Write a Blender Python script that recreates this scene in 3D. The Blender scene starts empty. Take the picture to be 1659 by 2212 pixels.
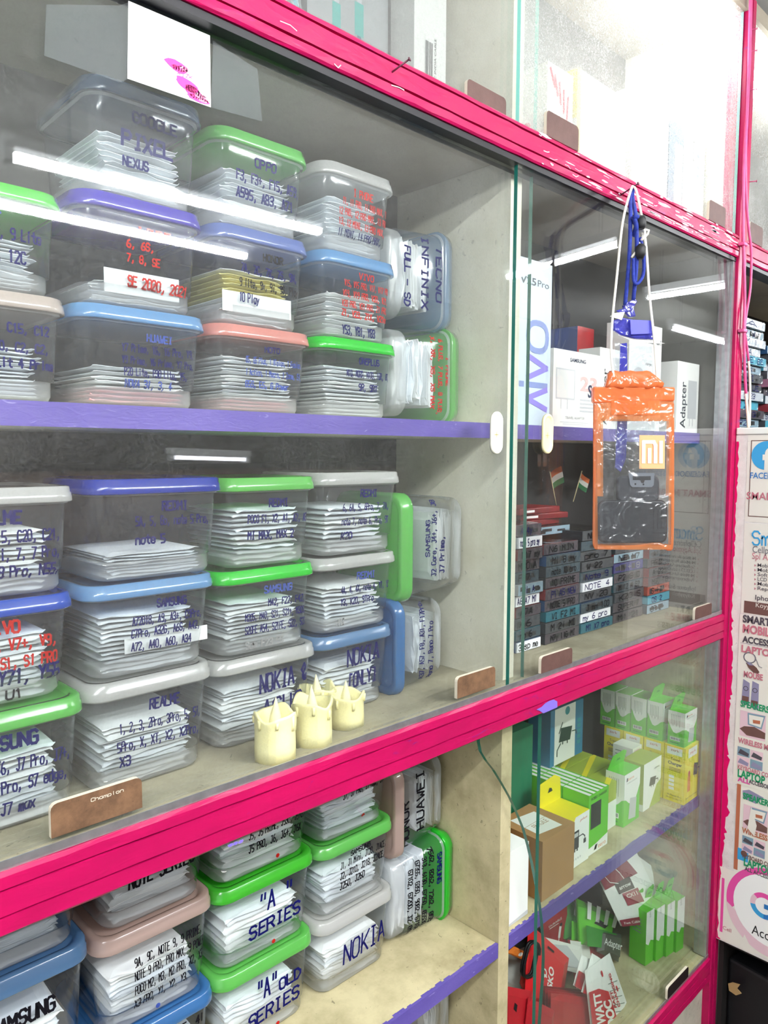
import bpy, bmesh, math, random
from mathutils import Vector, Matrix
random.seed(11)
C = bpy.context.scene
COL = C.collection
R = math.radians

# ------------------------------------------------------------------ camera
F, YAW, PIT, ROL = 1611.2, 0.76518, 0.0789117, 0.0035332
CAMLOC = Vector((0, -0.85, 0))
_fw = Vector((math.sin(YAW) * math.cos(PIT), math.cos(YAW) * math.cos(PIT), -math.sin(PIT)))
_r0 = Vector((math.cos(YAW), -math.sin(YAW), 0))
_u0 = _r0.cross(_fw)
_rt = math.cos(ROL) * _r0 + math.sin(ROL) * _u0
_up = -math.sin(ROL) * _r0 + math.cos(ROL) * _u0
cam = bpy.data.objects.new('camera', bpy.data.cameras.new('camera'))
COL.objects.link(cam)
m = Matrix.Identity(4)
for i in range(3):
    m[i][0], m[i][1], m[i][2], m[i][3] = _rt[i], _up[i], -_fw[i], CAMLOC[i]
cam.matrix_world = m
cam.data.sensor_fit = 'HORIZONTAL'
cam.data.sensor_width = 36
cam.data.lens = 36 * F / 1659
# principal point: image centre
cam.data.clip_start = 0.02
cam.data.clip_end = 60
C.camera = cam

def _ray(px, py):
    return _fw * F + _rt * (px - 829.5) - _up * (py - 1106)
def PY(px, py, y=0.0):
    d = _ray(px, py); return CAMLOC + d * ((y - CAMLOC.y) / d.y)
def PX(px, py, x):
    d = _ray(px, py); return CAMLOC + d * ((x - CAMLOC.x) / d.x)
def PZ(px, py, z):
    d = _ray(px, py); return CAMLOC + d * ((z - CAMLOC.z) / d.z)

# ------------------------------------------------------------------ render settings, world, lights
C.view_settings.view_transform = 'Standard'
C.view_settings.look = 'None'
C.view_settings.gamma = 1
C.view_settings.use_curve_mapping = False
C.view_settings.exposure = 1.05
C.cycles.max_bounces = 8
C.cycles.diffuse_bounces = 3
C.cycles.glossy_bounces = 3
C.cycles.transmission_bounces = 4
C.cycles.transparent_max_bounces = 32
C.cycles.sample_clamp_indirect = 6
C.cycles.caustics_reflective = False
C.cycles.caustics_refractive = False
C.cycles.use_adaptive_sampling = True
C.cycles.adaptive_threshold = 0.05
C.cycles.use_denoising = True

W = bpy.data.worlds.new('world'); C.world = W
W.use_nodes = True
W.node_tree.nodes['Background'].inputs[0].default_value = (0.93, 0.96, 1.0, 1)
W.node_tree.nodes['Background'].inputs[1].default_value = 0.6

TUBE_POWER = 125.0        # emission of the ceiling tubes
CABINET_TUBE = 26.0      # emission of the tubes inside the top display tier
# (x0, y0, x1, y1, z) of the shop's tube lights, the last pair added as fill; the builder is further down
CEILING_TUBES = [(0.90, -1.86, 2.19, -1.80, 1.0), (0.55, -2.42, 2.19, -2.40, 1.0), (3.50, -1.72, 3.33, -0.98, 1.0),
                 (4.60, -1.46, 4.60, -0.98, 1.0), (5.80, -1.88, 6.95, -1.92, 1.0), (-1.45, -1.35, -.15, -1.05, .72), (-.75, -1.45, .30, -1.45, 1.10)]

# ------------------------------------------------------------------ materials
def nmat(name):
    m = bpy.data.materials.new(name); m.use_nodes = True
    nt = m.node_tree; nt.nodes.clear()
    o = nt.nodes.new('ShaderNodeOutputMaterial')
    return m, nt, o
def N(nt, t, **kw):
    n = nt.nodes.new(t)
    for k, v in kw.items():
        if k.startswith('i_'):
            n.inputs[k[2:].replace('_', ' ')].default_value = v
        else:
            setattr(n, k, v)
    return n
def c4(c): return (c[0], c[1], c[2], 1)
def hexc(h):
    h = h.lstrip('#'); v = [int(h[i:i + 2], 16) / 255 for i in (0, 2, 4)]
    return tuple(x / 12.92 if x <= .04045 else ((x + .055) / 1.055) ** 2.4 for x in v)
_mats = {}
def flat(name, h, rough=.55, spec=.35, vary=.0, scale=40.0, metal=0.0, bump=0.0):
    """plain principled material from an sRGB hex colour; vary mixes in a darker mottling"""
    key = (name, h)
    if key in _mats: return _mats[key]
    m, nt, o = nmat(name)
    b = N(nt, 'ShaderNodeBsdfPrincipled'); c = c4(hexc(h))
    b.inputs['Base Color'].default_value = c
    b.inputs['Roughness'].default_value = rough
    b.inputs['Metallic'].default_value = metal
    b.inputs['Specular IOR Level'].default_value = spec
    if vary or bump:
        tc = N(nt, 'ShaderNodeTexCoord'); no = N(nt, 'ShaderNodeTexNoise'); no.inputs['Scale'].default_value = scale; no.inputs['Detail'].default_value = 6
        nt.links.new(tc.outputs['Object'], no.inputs['Vector'])
        if vary:
            ra = N(nt, 'ShaderNodeValToRGB'); ra.color_ramp.elements[0].position = .3; ra.color_ramp.elements[1].position = .7
            ra.color_ramp.elements[0].color = tuple(x * (1 - vary) for x in c[:3]) + (1,); ra.color_ramp.elements[1].color = c
            nt.links.new(no.outputs[0], ra.inputs[0]); nt.links.new(ra.outputs[0], b.inputs['Base Color'])
        if bump:
            bu = N(nt, 'ShaderNodeBump'); bu.inputs['Strength'].default_value = bump; bu.inputs['Distance'].default_value = .002
            nt.links.new(no.outputs[0], bu.inputs['Height']); nt.links.new(bu.outputs[0], b.inputs['Normal'])
    nt.links.new(b.outputs[0], o.inputs[0])
    _mats[key] = m
    return m
def schlick(nt, r0=.04, gain=1.0):
    """view-angle reflectance that is the same on both sides of a thin sheet"""
    g = N(nt, 'ShaderNodeNewGeometry')
    d = N(nt, 'ShaderNodeVectorMath', operation='DOT_PRODUCT')
    nt.links.new(g.outputs['Normal'], d.inputs[0]); nt.links.new(g.outputs['Incoming'], d.inputs[1])
    a = N(nt, 'ShaderNodeMath', operation='ABSOLUTE'); nt.links.new(d.outputs['Value'], a.inputs[0])
    s = N(nt, 'ShaderNodeMath', operation='SUBTRACT'); s.inputs[0].default_value = 1; nt.links.new(a.outputs[0], s.inputs[1])
    p = N(nt, 'ShaderNodeMath', operation='POWER'); nt.links.new(s.outputs[0], p.inputs[0]); p.inputs[1].default_value = 5
    f = N(nt, 'ShaderNodeMath', operation='MULTIPLY_ADD'); nt.links.new(p.outputs[0], f.inputs[0]); f.inputs[1].default_value = (1 - r0) * gain; f.inputs[2].default_value = r0 * gain
    return f.outputs[0]
def glass_mat(name, dust=.05, tint=(.985, .994, .99), scratches=.5, seed=0.0, trans=.5, gain=1.0):
    """thin clear pane: transparent + angle-dependent mirror + a film of dust and hair-like scratches"""
    m, nt, o = nmat(name)
    tr = N(nt, 'ShaderNodeBsdfTransparent'); tr.inputs[0].default_value = c4(tint)
    gl = N(nt, 'ShaderNodeBsdfGlossy'); gl.inputs['Roughness'].default_value = .015; gl.inputs[0].default_value = (1, 1, 1, 1)
    mx = N(nt, 'ShaderNodeMixShader'); nt.links.new(schlick(nt, .04, gain), mx.inputs[0])
    nt.links.new(tr.outputs[0], mx.inputs[1]); nt.links.new(gl.outputs[0], mx.inputs[2])
    df = N(nt, 'ShaderNodeBsdfDiffuse'); df.inputs[0].default_value = (.85, .86, .84, 1)
    tl = N(nt, 'ShaderNodeBsdfTranslucent'); tl.inputs[0].default_value = (.85, .86, .84, 1)
    dm = N(nt, 'ShaderNodeMixShader'); dm.inputs[0].default_value = trans
    nt.links.new(df.outputs[0], dm.inputs[1]); nt.links.new(tl.outputs[0], dm.inputs[2])
    tc = N(nt, 'ShaderNodeTexCoord')
    mp = N(nt, 'ShaderNodeMapping'); mp.inputs['Location'].default_value = (seed, 0, seed * 1.7); nt.links.new(tc.outputs['Object'], mp.inputs[0])
    n1 = N(nt, 'ShaderNodeTexNoise'); n1.inputs['Scale'].default_value = 5; n1.inputs['Detail'].default_value = 8; n1.inputs['Roughness'].default_value = .7
    n2 = N(nt, 'ShaderNodeTexNoise'); n2.inputs['Scale'].default_value = 150; n2.inputs['Detail'].default_value = 3; n2.inputs['Distortion'].default_value = 2.5
    nt.links.new(mp.outputs[0], n1.inputs['Vector']); nt.links.new(mp.outputs[0], n2.inputs['Vector'])
    r2 = N(nt, 'ShaderNodeMapRange'); r2.inputs[1].default_value = .45; r2.inputs[2].default_value = .75; r2.inputs[3].default_value = .55; r2.inputs[4].default_value = .55 + scratches * 1.6
    nt.links.new(n2.outputs[0], r2.inputs[0])
    r1 = N(nt, 'ShaderNodeMapRange'); r1.inputs[1].default_value = .3; r1.inputs[2].default_value = .7; r1.inputs[3].default_value = dust * .45; r1.inputs[4].default_value = dust * 1.3
    nt.links.new(n1.outputs[0], r1.inputs[0])
    mu = N(nt, 'ShaderNodeMath', operation='MULTIPLY'); nt.links.new(r1.outputs[0], mu.inputs[0]); nt.links.new(r2.outputs[0], mu.inputs[1])
    m2 = N(nt, 'ShaderNodeMixShader'); nt.links.new(mu.outputs[0], m2.inputs[0]); nt.links.new(mx.outputs[0], m2.inputs[1]); nt.links.new(dm.outputs[0], m2.inputs[2])
    nt.links.new(m2.outputs[0], o.inputs[0])
    return m
def film(name, h, haze=.2, tint='#f2f5f7', rough=.12, gloss=1.0, trans=.5, wob=0.0):
    """translucent plastic: haze is how much of it scatters"""
    key = (name, h, haze)
    if key in _mats: return _mats[key]
    m, nt, o = nmat(name)
    tr = N(nt, 'ShaderNodeBsdfTransparent'); tr.inputs[0].default_value = c4(hexc(tint))
    df = N(nt, 'ShaderNodeBsdfDiffuse'); df.inputs[0].default_value = c4(hexc(h))
    tl = N(nt, 'ShaderNodeBsdfTranslucent'); tl.inputs[0].default_value = c4(hexc(h))
    dm = N(nt, 'ShaderNodeMixShader'); dm.inputs[0].default_value = trans
    nt.links.new(df.outputs[0], dm.inputs[1]); nt.links.new(tl.outputs[0], dm.inputs[2])
    mh = N(nt, 'ShaderNodeMixShader'); mh.inputs[0].default_value = haze
    nt.links.new(tr.outputs[0], mh.inputs[1]); nt.links.new(dm.outputs[0], mh.inputs[2])
    gl = N(nt, 'ShaderNodeBsdfGlossy'); gl.inputs['Roughness'].default_value = rough
    mg = N(nt, 'ShaderNodeMixShader'); nt.links.new(schlick(nt, .04, gloss), mg.inputs[0])
    nt.links.new(mh.outputs[0], mg.inputs[1]); nt.links.new(gl.outputs[0], mg.inputs[2])
    if wob:
        tc = N(nt, 'ShaderNodeTexCoord'); no = N(nt, 'ShaderNodeTexNoise'); no.inputs['Scale'].default_value = 22; no.inputs['Distortion'].default_value = 1.5
        nt.links.new(tc.outputs['Object'], no.inputs['Vector'])
        bu = N(nt, 'ShaderNodeBump'); bu.inputs['Strength'].default_value = wob; bu.inputs['Distance'].default_value = .02
        nt.links.new(no.outputs[0], bu.inputs['Height']); nt.links.new(bu.outputs[0], gl.inputs['Normal'])
    nt.links.new(mg.outputs[0], o.inputs[0])
    _mats[key] = m
    return m
def emit(name, col, s):
    m, nt, o = nmat(name)
    e = N(nt, 'ShaderNodeEmission'); e.inputs[0].default_value = c4(col); e.inputs[1].default_value = s
    nt.links.new(e.outputs[0], o.inputs[0]); return m
def grime(name, h, dirt, amount=.5, scale=9.0, rough=.6, specks=.0, streak=(1, 1, 1), speck_col='#2a2620', bump=.15):
    """painted board: base colour with broad stains and small dark specks"""
    m, nt, o = nmat(name)
    b = N(nt, 'ShaderNodeBsdfPrincipled'); b.inputs['Roughness'].default_value = rough; b.inputs['Specular IOR Level'].default_value = .3
    tc = N(nt, 'ShaderNodeTexCoord'); mp = N(nt, 'ShaderNodeMapping'); mp.inputs['Scale'].default_value = streak
    nt.links.new(tc.outputs['Object'], mp.inputs[0])
    n1 = N(nt, 'ShaderNodeTexNoise'); n1.inputs['Scale'].default_value = scale; n1.inputs['Detail'].default_value = 9; n1.inputs['Roughness'].default_value = .65
    n2 = N(nt, 'ShaderNodeTexNoise'); n2.inputs['Scale'].default_value = scale * 9; n2.inputs['Detail'].default_value = 5; n2.inputs['Distortion'].default_value = 1.2
    nt.links.new(mp.outputs[0], n1.inputs['Vector']); nt.links.new(mp.outputs[0], n2.inputs['Vector'])
    r1 = N(nt, 'ShaderNodeMapRange'); r1.inputs[1].default_value = .38; r1.inputs[2].default_value = .72; r1.inputs[4].default_value = amount
    nt.links.new(n1.outputs[0], r1.inputs[0])
    x1 = N(nt, 'ShaderNodeMix', data_type='RGBA'); x1.inputs['A'].default_value = c4(hexc(h)); x1.inputs['B'].default_value = c4(hexc(dirt)); nt.links.new(r1.outputs[0], x1.inputs['Factor'])
    r2 = N(nt, 'ShaderNodeMapRange'); r2.inputs[1].default_value = .66; r2.inputs[2].default_value = .74; r2.inputs[4].default_value = specks
    nt.links.new(n2.outputs[0], r2.inputs[0])
    x2 = N(nt, 'ShaderNodeMix', data_type='RGBA'); nt.links.new(x1.outputs['Result'], x2.inputs['A']); x2.inputs['B'].default_value = c4(hexc(speck_col)); nt.links.new(r2.outputs[0], x2.inputs['Factor'])
    nt.links.new(x2.outputs['Result'], b.inputs['Base Color'])
    bu = N(nt, 'ShaderNodeBump'); bu.inputs['Strength'].default_value = bump; bu.inputs['Distance'].default_value = .002
    nt.links.new(n2.outputs[0], bu.inputs['Height']); nt.links.new(bu.outputs[0], b.inputs['Normal'])
    nt.links.new(b.outputs[0], o.inputs[0])
    return m

PINK = grime('pink_paint', '#b60c50', '#960a46', .8, 7, .34, .55, (.25, 1, 1), '#5a2a80', .35)
PINKWORN = grime('worn_pink_paint', '#e53a86', '#c9387c', .8, 9, .4, .8, (.4, 1, 1), '#f2e6ea', .5)
BOARD = grime('beige_board', '#e6e3d2', '#c9c3a9', .6, 7, .6, .3)
BOARD_DIRTY = grime('dirty_beige_board', '#c8bd97', '#857a58', .75, 10, .65, .6)
DECKB = grime('dusty_grey_beige_board', '#a9a28a', '#76705c', .75, 9, .65, .7)
BACKB = grime('grey_back_board', '#565452', '#434140', .7, 5, .6, .5, (1, 1, 1), '#77746f')
CEILB = grime('taupe_board', '#a39a8a', '#857c6f', .6, 5, .6, .2)
PURPLE = grime('purple_edge_paint', '#62549f', '#463985', .7, 14, .45, .5, (.3, 1, 1), '#a99fd6', .3)
ALU = flat('brushed_aluminium', '#b9bcc0', .35, .5, .25, 60, .8)
RUBBER = flat('black_rubber', '#17151a', .4)
PLATE = grime('brown_plate', '#7a5c45', '#4a372a', .9, 45, .38, .6)
PLATED = grime('dark_brown_plate', '#604640', '#4a332f', .8, 40, .5, .5)
PLATEB = grime('black_plate', '#1d1516', '#141010', .8, 40, .5, .3)
PLEDGE = flat('plate_edge', '#d9d0bd', .5)
WHITE = flat('white_card', '#f2f2ef', .5)
BLACK = flat('black_print', '#17171a', .5)
INKB = flat('blue_ink', '#0b0d52', .6, .1)
INKR = flat('red_ink', '#a81d16', .6, .1)
INKK = flat('black_ink', '#100f16', .6, .1)
INKF = flat('faded_blue_ink', '#37498f', .6, .1)
INKG = flat('grey_ink', '#8a8a8a', .6, .1)
INKS = {'b': INKB, 'r': INKR, 'k': INKK, 'f': INKF, 'g': INKG}

# ------------------------------------------------------------------ mesh helpers
class Surf:
    """a flat or curved face that print is laid on: pt(u, v, off) -> point"""
    def __init__(s, o, U, V, n=None):
        s.o, s.U, s.V = Vector(o), Vector(U), Vector(V)
        s.n = Vector(n) if n is not None else s.U.cross(s.V).normalized()
        s.du, s.dv = s.U.length, s.V.length
    def pt(s, u, v, off=0.0):
        return s.o + s.U * u + s.V * v + s.n * off
class MB:
    def __init__(s): s.v, s.f, s.mi, s.sm = [], [], [], []
    def add(s, vs, fs, mi=0, sm=False):
        b = len(s.v); s.v += [tuple(v) for v in vs]
        for f in fs: s.f.append(tuple(b + i for i in f)); s.mi.append(mi); s.sm.append(sm)
    def quad(s, a, b, c, d, mi=0): s.add([a, b, c, d], [(0, 1, 2, 3)], mi)
    def poly(s, pts, mi=0): s.add(pts, [tuple(range(len(pts)))], mi)
    def box(s, x0, x1, y0, y1, z0, z1, mi=0, mis=None):
        """mis: dict of face -> material index, faces l r f b d t"""
        v = [(x0, y0, z0), (x1, y0, z0), (x1, y1, z0), (x0, y1, z0), (x0, y0, z1), (x1, y0, z1), (x1, y1, z1), (x0, y1, z1)]
        fs = {'d': (0, 3, 2, 1), 't': (4, 5, 6, 7), 'f': (0, 1, 5, 4), 'b': (2, 3, 7, 6), 'l': (3, 0, 4, 7), 'r': (1, 2, 6, 5)}
        b = len(s.v); s.v += v
        for k, f in fs.items():
            s.f.append(tuple(b + i for i in f)); s.mi.append((mis or {}).get(k, mi)); s.sm.append(False)
    def loops(s, loops, mi=0, cap0=True, cap1=True, sm=True, mis=None):
        n = len(loops[0]); b = len(s.v)
        for l in loops: s.v += [tuple(p) for p in l]
        for k in range(len(loops) - 1):
            q = mis[k] if mis else mi
            for i in range(n):
                j = (i + 1) % n
                s.f.append((b + k * n + i, b + k * n + j, b + (k + 1) * n + j, b + (k + 1) * n + i)); s.mi.append(q); s.sm.append(sm)
        if cap0: s.f.append(tuple(b + i for i in reversed(range(n)))); s.mi.append(mis[0] if mis else mi); s.sm.append(False)
        if cap1: s.f.append(tuple(b + (len(loops) - 1) * n + i for i in range(n))); s.mi.append(mis[-1] if mis else mi); s.sm.append(False)
    def prism(s, pts, vec, mi=0, side=None):
        """polygon pts extruded by vec (Vector); front = pts"""
        n = len(pts); v = Vector(vec); P = [Vector(p) for p in pts]
        b = len(s.v); s.v += [tuple(p) for p in P] + [tuple(p + v) for p in P]
        s.f.append(tuple(b + i for i in range(n))); s.mi.append(mi); s.sm.append(False)
        s.f.append(tuple(b + n + i for i in reversed(range(n)))); s.mi.append(mi); s.sm.append(False)
        for i in range(n):
            j = (i + 1) % n
            s.f.append((b + i, b + n + i, b + n + j, b + j)); s.mi.append(mi if side is None else side); s.sm.append(False)
    def tube(s, path, r, mi=0, n=8, caps=True, rs=None):
        P = [Vector(p) for p in path]; loops = []
        up = Vector((0, 0, 1)); prev = None
        for i, p in enumerate(P):
            t = (P[min(i + 1, len(P) - 1)] - P[max(i - 1, 0)]).normalized()
            if prev is None:
                a = t.cross(up) if abs(t.z) < .9 else t.cross(Vector((1, 0, 0)))
                a.normalize()
            else:
                a = (prev - t * prev.dot(t)).normalized()
            prev = a; b2 = t.cross(a)
            rr = rs[i] if rs else r
            loops.append([p + (a * math.cos(2 * math.pi * k / n) + b2 * math.sin(2 * math.pi * k / n)) * rr for k in range(n)])
        s.loops(loops, mi, caps, caps, True)
    def lathe(s, prof, cx, cy, mi=0, n=20, cap0=True, cap1=True):
        s.loops([[(cx + r * math.cos(2 * math.pi * k / n), cy + r * math.sin(2 * math.pi * k / n), z) for k in range(n)] for r, z in prof], mi, cap0, cap1, True)
    # print on a Surf
    def rect(s, S, u0, u1, v0, v1, mi, off=.0005):
        s.quad(S.pt(u0, v0, off), S.pt(u1, v0, off), S.pt(u1, v1, off), S.pt(u0, v1, off), mi)
    def shape(s, S, uv, mi, off=.0005):
        s.poly([S.pt(u, v, off) for u, v in uv], mi)
    def disc(s, S, u, v, r, mi, off=.0005, n=20, sx=1.0, a0=0, a1=360):
        """r in metres"""
        pts = [S.pt(u + sx * r / S.du * math.cos(R(a0 + (a1 - a0) * k / n)), v + r / S.dv * math.sin(R(a0 + (a1 - a0) * k / n)), off) for k in range(n if a1 - a0 == 360 else n + 1)]
        s.poly(pts, mi)
    def ring(s, S, u, v, r0, r1, mi, off=.0006, n=28, a0=0, a1=360, sx=1.0):
        def q(r, a): return S.pt(u + sx * r / S.du * math.cos(R(a)), v + r / S.dv * math.sin(R(a)), off)
        for k in range(n):
            a, b = a0 + (a1 - a0) * k / n, a0 + (a1 - a0) * (k + 1) / n
            s.quad(q(r0, a), q(r1, a), q(r1, b), q(r0, b), mi)
    def line(s, S, uvs, w, mi, off=.0006):
        """stroke along uv points with width w in metres"""
        base = off
        for k, ((u0, v0), (u1, v1)) in enumerate(zip(uvs, uvs[1:])):
            off = base + .00009 * (k % 4)
            dx, dy = (u1 - u0) * S.du, (v1 - v0) * S.dv; L = math.hypot(dx, dy)
            if L < 1e-7: continue
            dx, dy = dx / L * w / 2, dy / L * w / 2
            ex, ey = dx * .7 / S.du, dy * .7 / S.dv
            nx, ny = -dy / S.du, dx / S.dv
            s.quad(S.pt(u0 - ex + nx, v0 - ey + ny, off), S.pt(u0 - ex - nx, v0 - ey - ny, off), S.pt(u1 + ex - nx, v1 + ey - ny, off), S.pt(u1 + ex + nx, v1 + ey + ny, off), mi)
    def hand(s, S, text, u0, u1, v, h, w, mi, slope=0.0, jit=.35, off=.0007):
        """handwritten line: baseline at v, cap height h (fractions of S), squeezed to u0..u1"""
        n = max(1, len(text)); tw = n * 5.3 - 1.3; sx = (u1 - u0) / tw
        for i, ch in enumerate(text):
            g = GLYPH.get(ch)
            if not g: continue
            ox = i * 5.3 + random.uniform(-jit, jit) * .6; oy = random.uniform(-jit, jit) * .5; sh = random.uniform(-.06, .1)
            for st in g:
                uvs = []
                for x, y in st:
                    X = ox + x + (y - 1) * sh + random.uniform(-jit, jit) * .35; Y = y - 1 + oy + random.uniform(-jit, jit) * .35
                    uu = u0 + X * sx
                    uvs.append((uu, v + Y / 6 * h + slope * (uu - u0)))
                s.line(S, uvs, w, mi, off)
    def type(s, S, text, u0, v, h, mi, u1=None, bold=0.0, off=.0006, rot=0, shear=0.0):
        """printed text; baseline v, cap height h (fraction of S.dv); u1 squeezes; rot 90 turns it to read upwards"""
        vs, fs, tw = font(text, bold, shear)
        hm = h * S.dv if rot == 0 else h * S.du
        k = hm / .73
        if rot == 0:
            kx = k if u1 is None else (u1 - u0) * S.du / tw
            s.add([S.pt(u0 + x * kx / S.du, v + y * k / S.dv, off) for x, y in vs], fs, mi)
        else:
            kx = k if u1 is None else (u1 - v) * S.dv / tw      # for rot: u1 is the end v
            sg = 1 if rot > 0 else -1
            s.add([S.pt(u0 - sg * y * k / S.du, v + sg * x * kx / S.dv, off) for x, y in vs], fs, mi)
    def barcode(s, S, u0, u1, v0, v1, mi_w, mi_k):
        s.rect(S, u0, u1, v0, v1, mi_w, .0005)
        u = u0 + .06 * (u1 - u0)
        while u < u1 - .08 * (u1 - u0):
            w = random.choice((.02, .035, .05)) * (u1 - u0)
            s.rect(S, u, u + w, v0 + .2 * (v1 - v0), v1 - .1 * (v1 - v0), mi_k, .0008); u += w + random.choice((.02, .03, .05)) * (u1 - u0)
    def build(s, name, mats, parent=None, loc=None, bevel=0.0, seg=2):
        me = bpy.data.meshes.new(name); me.from_pydata(s.v, [], s.f)
        for mm in (mats if isinstance(mats, (list, tuple)) else [mats]): me.materials.append(mm)
        me.polygons.foreach_set('material_index', s.mi); me.polygons.foreach_set('use_smooth', s.sm)
        me.update()
        o = bpy.data.objects.new(name, me); COL.objects.link(o)
        if parent is not None: o.parent = parent
        if loc is not None: o.location = loc
        if bevel:
            b = o.modifiers.new('bevel', 'BEVEL'); b.width = bevel; b.segments = seg; b.limit_method = 'ANGLE'; b.angle_limit = R(50)
        return o
_fonts = {}
def font(text, bold=0.0, shear=0.0):
    key = (text, bold, shear)
    if key not in _fonts:
        cu = bpy.data.curves.new('t', 'FONT'); cu.body = text; cu.offset = bold; cu.resolution_u = 3; cu.shear = shear
        o = bpy.data.objects.new('t', cu); COL.objects.link(o)
        dg = bpy.context.evaluated_depsgraph_get(); me = bpy.data.meshes.new_from_object(o.evaluated_get(dg))
        vs = [(v.co.x, v.co.y) for v in me.vertices]; fs = [tuple(p.vertices) for p in me.polygons]
        bpy.data.objects.remove(o); bpy.data.curves.remove(cu); bpy.data.meshes.remove(me)
        x0 = min(v[0] for v in vs); tw = max(v[0] for v in vs) - x0
        _fonts[key] = ([(x - x0, y) for x, y in vs], fs, tw)
    return _fonts[key]
_G = {'A': '01 27 41|13 33', 'B': '01 07 37 46 45 34 04|34 43 42 31 01', 'C': '46 37 17 06 02 11 31 42', 'D': '01 07 27 45 43 21 01', 'E': '47 07 01 41|04 34', 'F': '47 07 01|04 34',
      'G': '46 37 17 06 02 11 31 42 44 24', 'H': '01 07|41 47|04 44', 'I': '17 37|27 21|11 31', 'J': '17 47|37 32 21 11 02', 'K': '01 07|47 03|14 41', 'L': '07 01 41', 'M': '01 07 24 47 41',
      'N': '01 07 41 47', 'O': '17 06 02 11 31 42 46 37 17', 'P': '01 07 37 46 45 34 04', 'Q': '17 06 02 11 31 42 46 37 17|23 40', 'R': '01 07 37 46 45 34 04|24 41',
      'S': '46 37 17 06 05 14 34 43 42 31 11 02', 'T': '07 47|27 21', 'U': '07 02 11 31 42 47', 'V': '07 21 47', 'W': '07 11 24 31 47', 'X': '01 47|07 41', 'Y': '07 24 47|24 21', 'Z': '07 47 01 41',
      '0': '17 06 02 11 31 42 46 37 17', '1': '16 27 21', '2': '06 17 37 46 45 01 41', '3': '06 17 37 46 45 34 14|34 43 42 31 11 02', '4': '31 37 03 43', '5': '47 07 04 34 43 42 31 01',
      '6': '37 16 03 02 11 31 42 43 34 14 03', '7': '07 47 11', '8': '14 05 06 17 37 46 45 34 14 03 02 11 31 42 43 34', '9': '45 34 14 05 06 17 37 46 45 42 31 11',
      'a': '45 15 04 02 11 31 43|45 41', 'b': '07 01 31 42 44 35 05', 'c': '44 35 15 04 02 11 31 42', 'd': '47 41 11 02 04 15 45', 'e': '03 43 44 35 15 04 02 11 31 42', 'f': '37 27 16 11|04 34',
      'g': '45 15 04 03 12 42|45 41 30 10', 'h': '07 01|04 15 35 44 41', 'i': '25 21|27 26', 'j': '25 21 10 00|27 26', 'k': '07 01|45 03|14 41', 'l': '27 21', 'm': '01 05|04 15 24 21|24 35 44 41',
      'n': '01 05|04 15 35 44 41', 'o': '15 04 02 11 31 42 44 35 15', 'p': '05 00|05 35 44 42 31 01', 'r': '01 05|03 15 35', 's': '44 35 15 04 33 42 31 11 02', 't': '27 22 31 41|05 45',
      'u': '05 02 11 31 42|45 41', 'v': '05 21 45', 'w': '05 11 24 31 45', 'x': '01 45|05 41', 'y': '05 22|45 10 00', 'z': '05 45 01 41', ',': '22 21 10', '.': '21 22', '-': '04 44', '+': '04 44|26 22',
      '&': '41 05 16 27 36 35 13 12 21 31 43', '"': '17 15|37 35', '[': '37 17 11 31', ']': '17 37 31 11', '(': '37 26 22 31', ')': '17 26 22 11', '@': '42 22 24 44 42 41 11 02 06 17 37 46'}
GLYPH = {k: [[(int(p[0]), int(p[1])) for p in st.split()] for st in v.split('|')] for k, v in _G.items()}

def empty(name, loc=(0, 0, 0), rot=(0, 0, 0)):
    o = bpy.data.objects.new(name, None); COL.objects.link(o); o.location = loc; o.rotation_euler = rot
    o.empty_display_size = .05
    return o
def tag(o, label, cat, group=None, kind=None):
    o['label'] = label; o['category'] = cat
    if group: o['group'] = group
    if kind: o['kind'] = kind
    return o
def struct(o, label=None):
    o['kind'] = 'structure'
    if label: o['label'] = label
    return o
def rrect(x0, x1, y0, y1, r, n=5):
    """counter-clockwise rounded rectangle in xy"""
    r = min(r, (x1 - x0) / 2 - 1e-4, (y1 - y0) / 2 - 1e-4); out = []
    for cx, cy, a in ((x1 - r, y1 - r, 0), (x0 + r, y1 - r, 90), (x0 + r, y0 + r, 180), (x1 - r, y0 + r, 270)):
        for k in range(n + 1): out.append((cx + r * math.cos(R(a + 90 * k / n)), cy + r * math.sin(R(a + 90 * k / n))))
    return out
# ------------------------------------------------------------------ the shop room
WALLP = flat('cream_wall_paint', '#d9d6cc', .7, .3, .1, 3)
FLOORM = flat('grey_floor_tile', '#5c5750', .45, .4, .2, 6)
CEILM = flat('white_ceiling_paint', '#e6e6e2', .8)
XL, XR, YB, YF, ZF, ZC = -2.2, 8.5, -3.4, .42, -1.95, 1.28
def slab(name, *b, mat=None, parent=None, bevel=0.0):
    q = MB(); q.box(*b); return q.build(name, mat, parent, bevel=bevel)
struct(slab('floor', XL, XR, YB, YF, ZF - .1, ZF, mat=FLOORM))
struct(slab('ceiling', XL, XR, YB, YF, ZC, ZC + .1, mat=CEILM))
struct(slab('wall_back', XL, XR, YF, YF + .1, ZF, ZC, mat=WALLP))
struct(slab('wall_front', XL, XR, YB - .1, YB, ZF, ZC, mat=flat('brown_shelving_wall', '#5a524a', .7, .2, .3, 4)))
struct(slab('wall_right', XR, XR + .1, YB, YF, ZF, ZC, mat=flat('dark_end_wall', '#3f3a35', .7, .2, .3, 4)))

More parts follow.
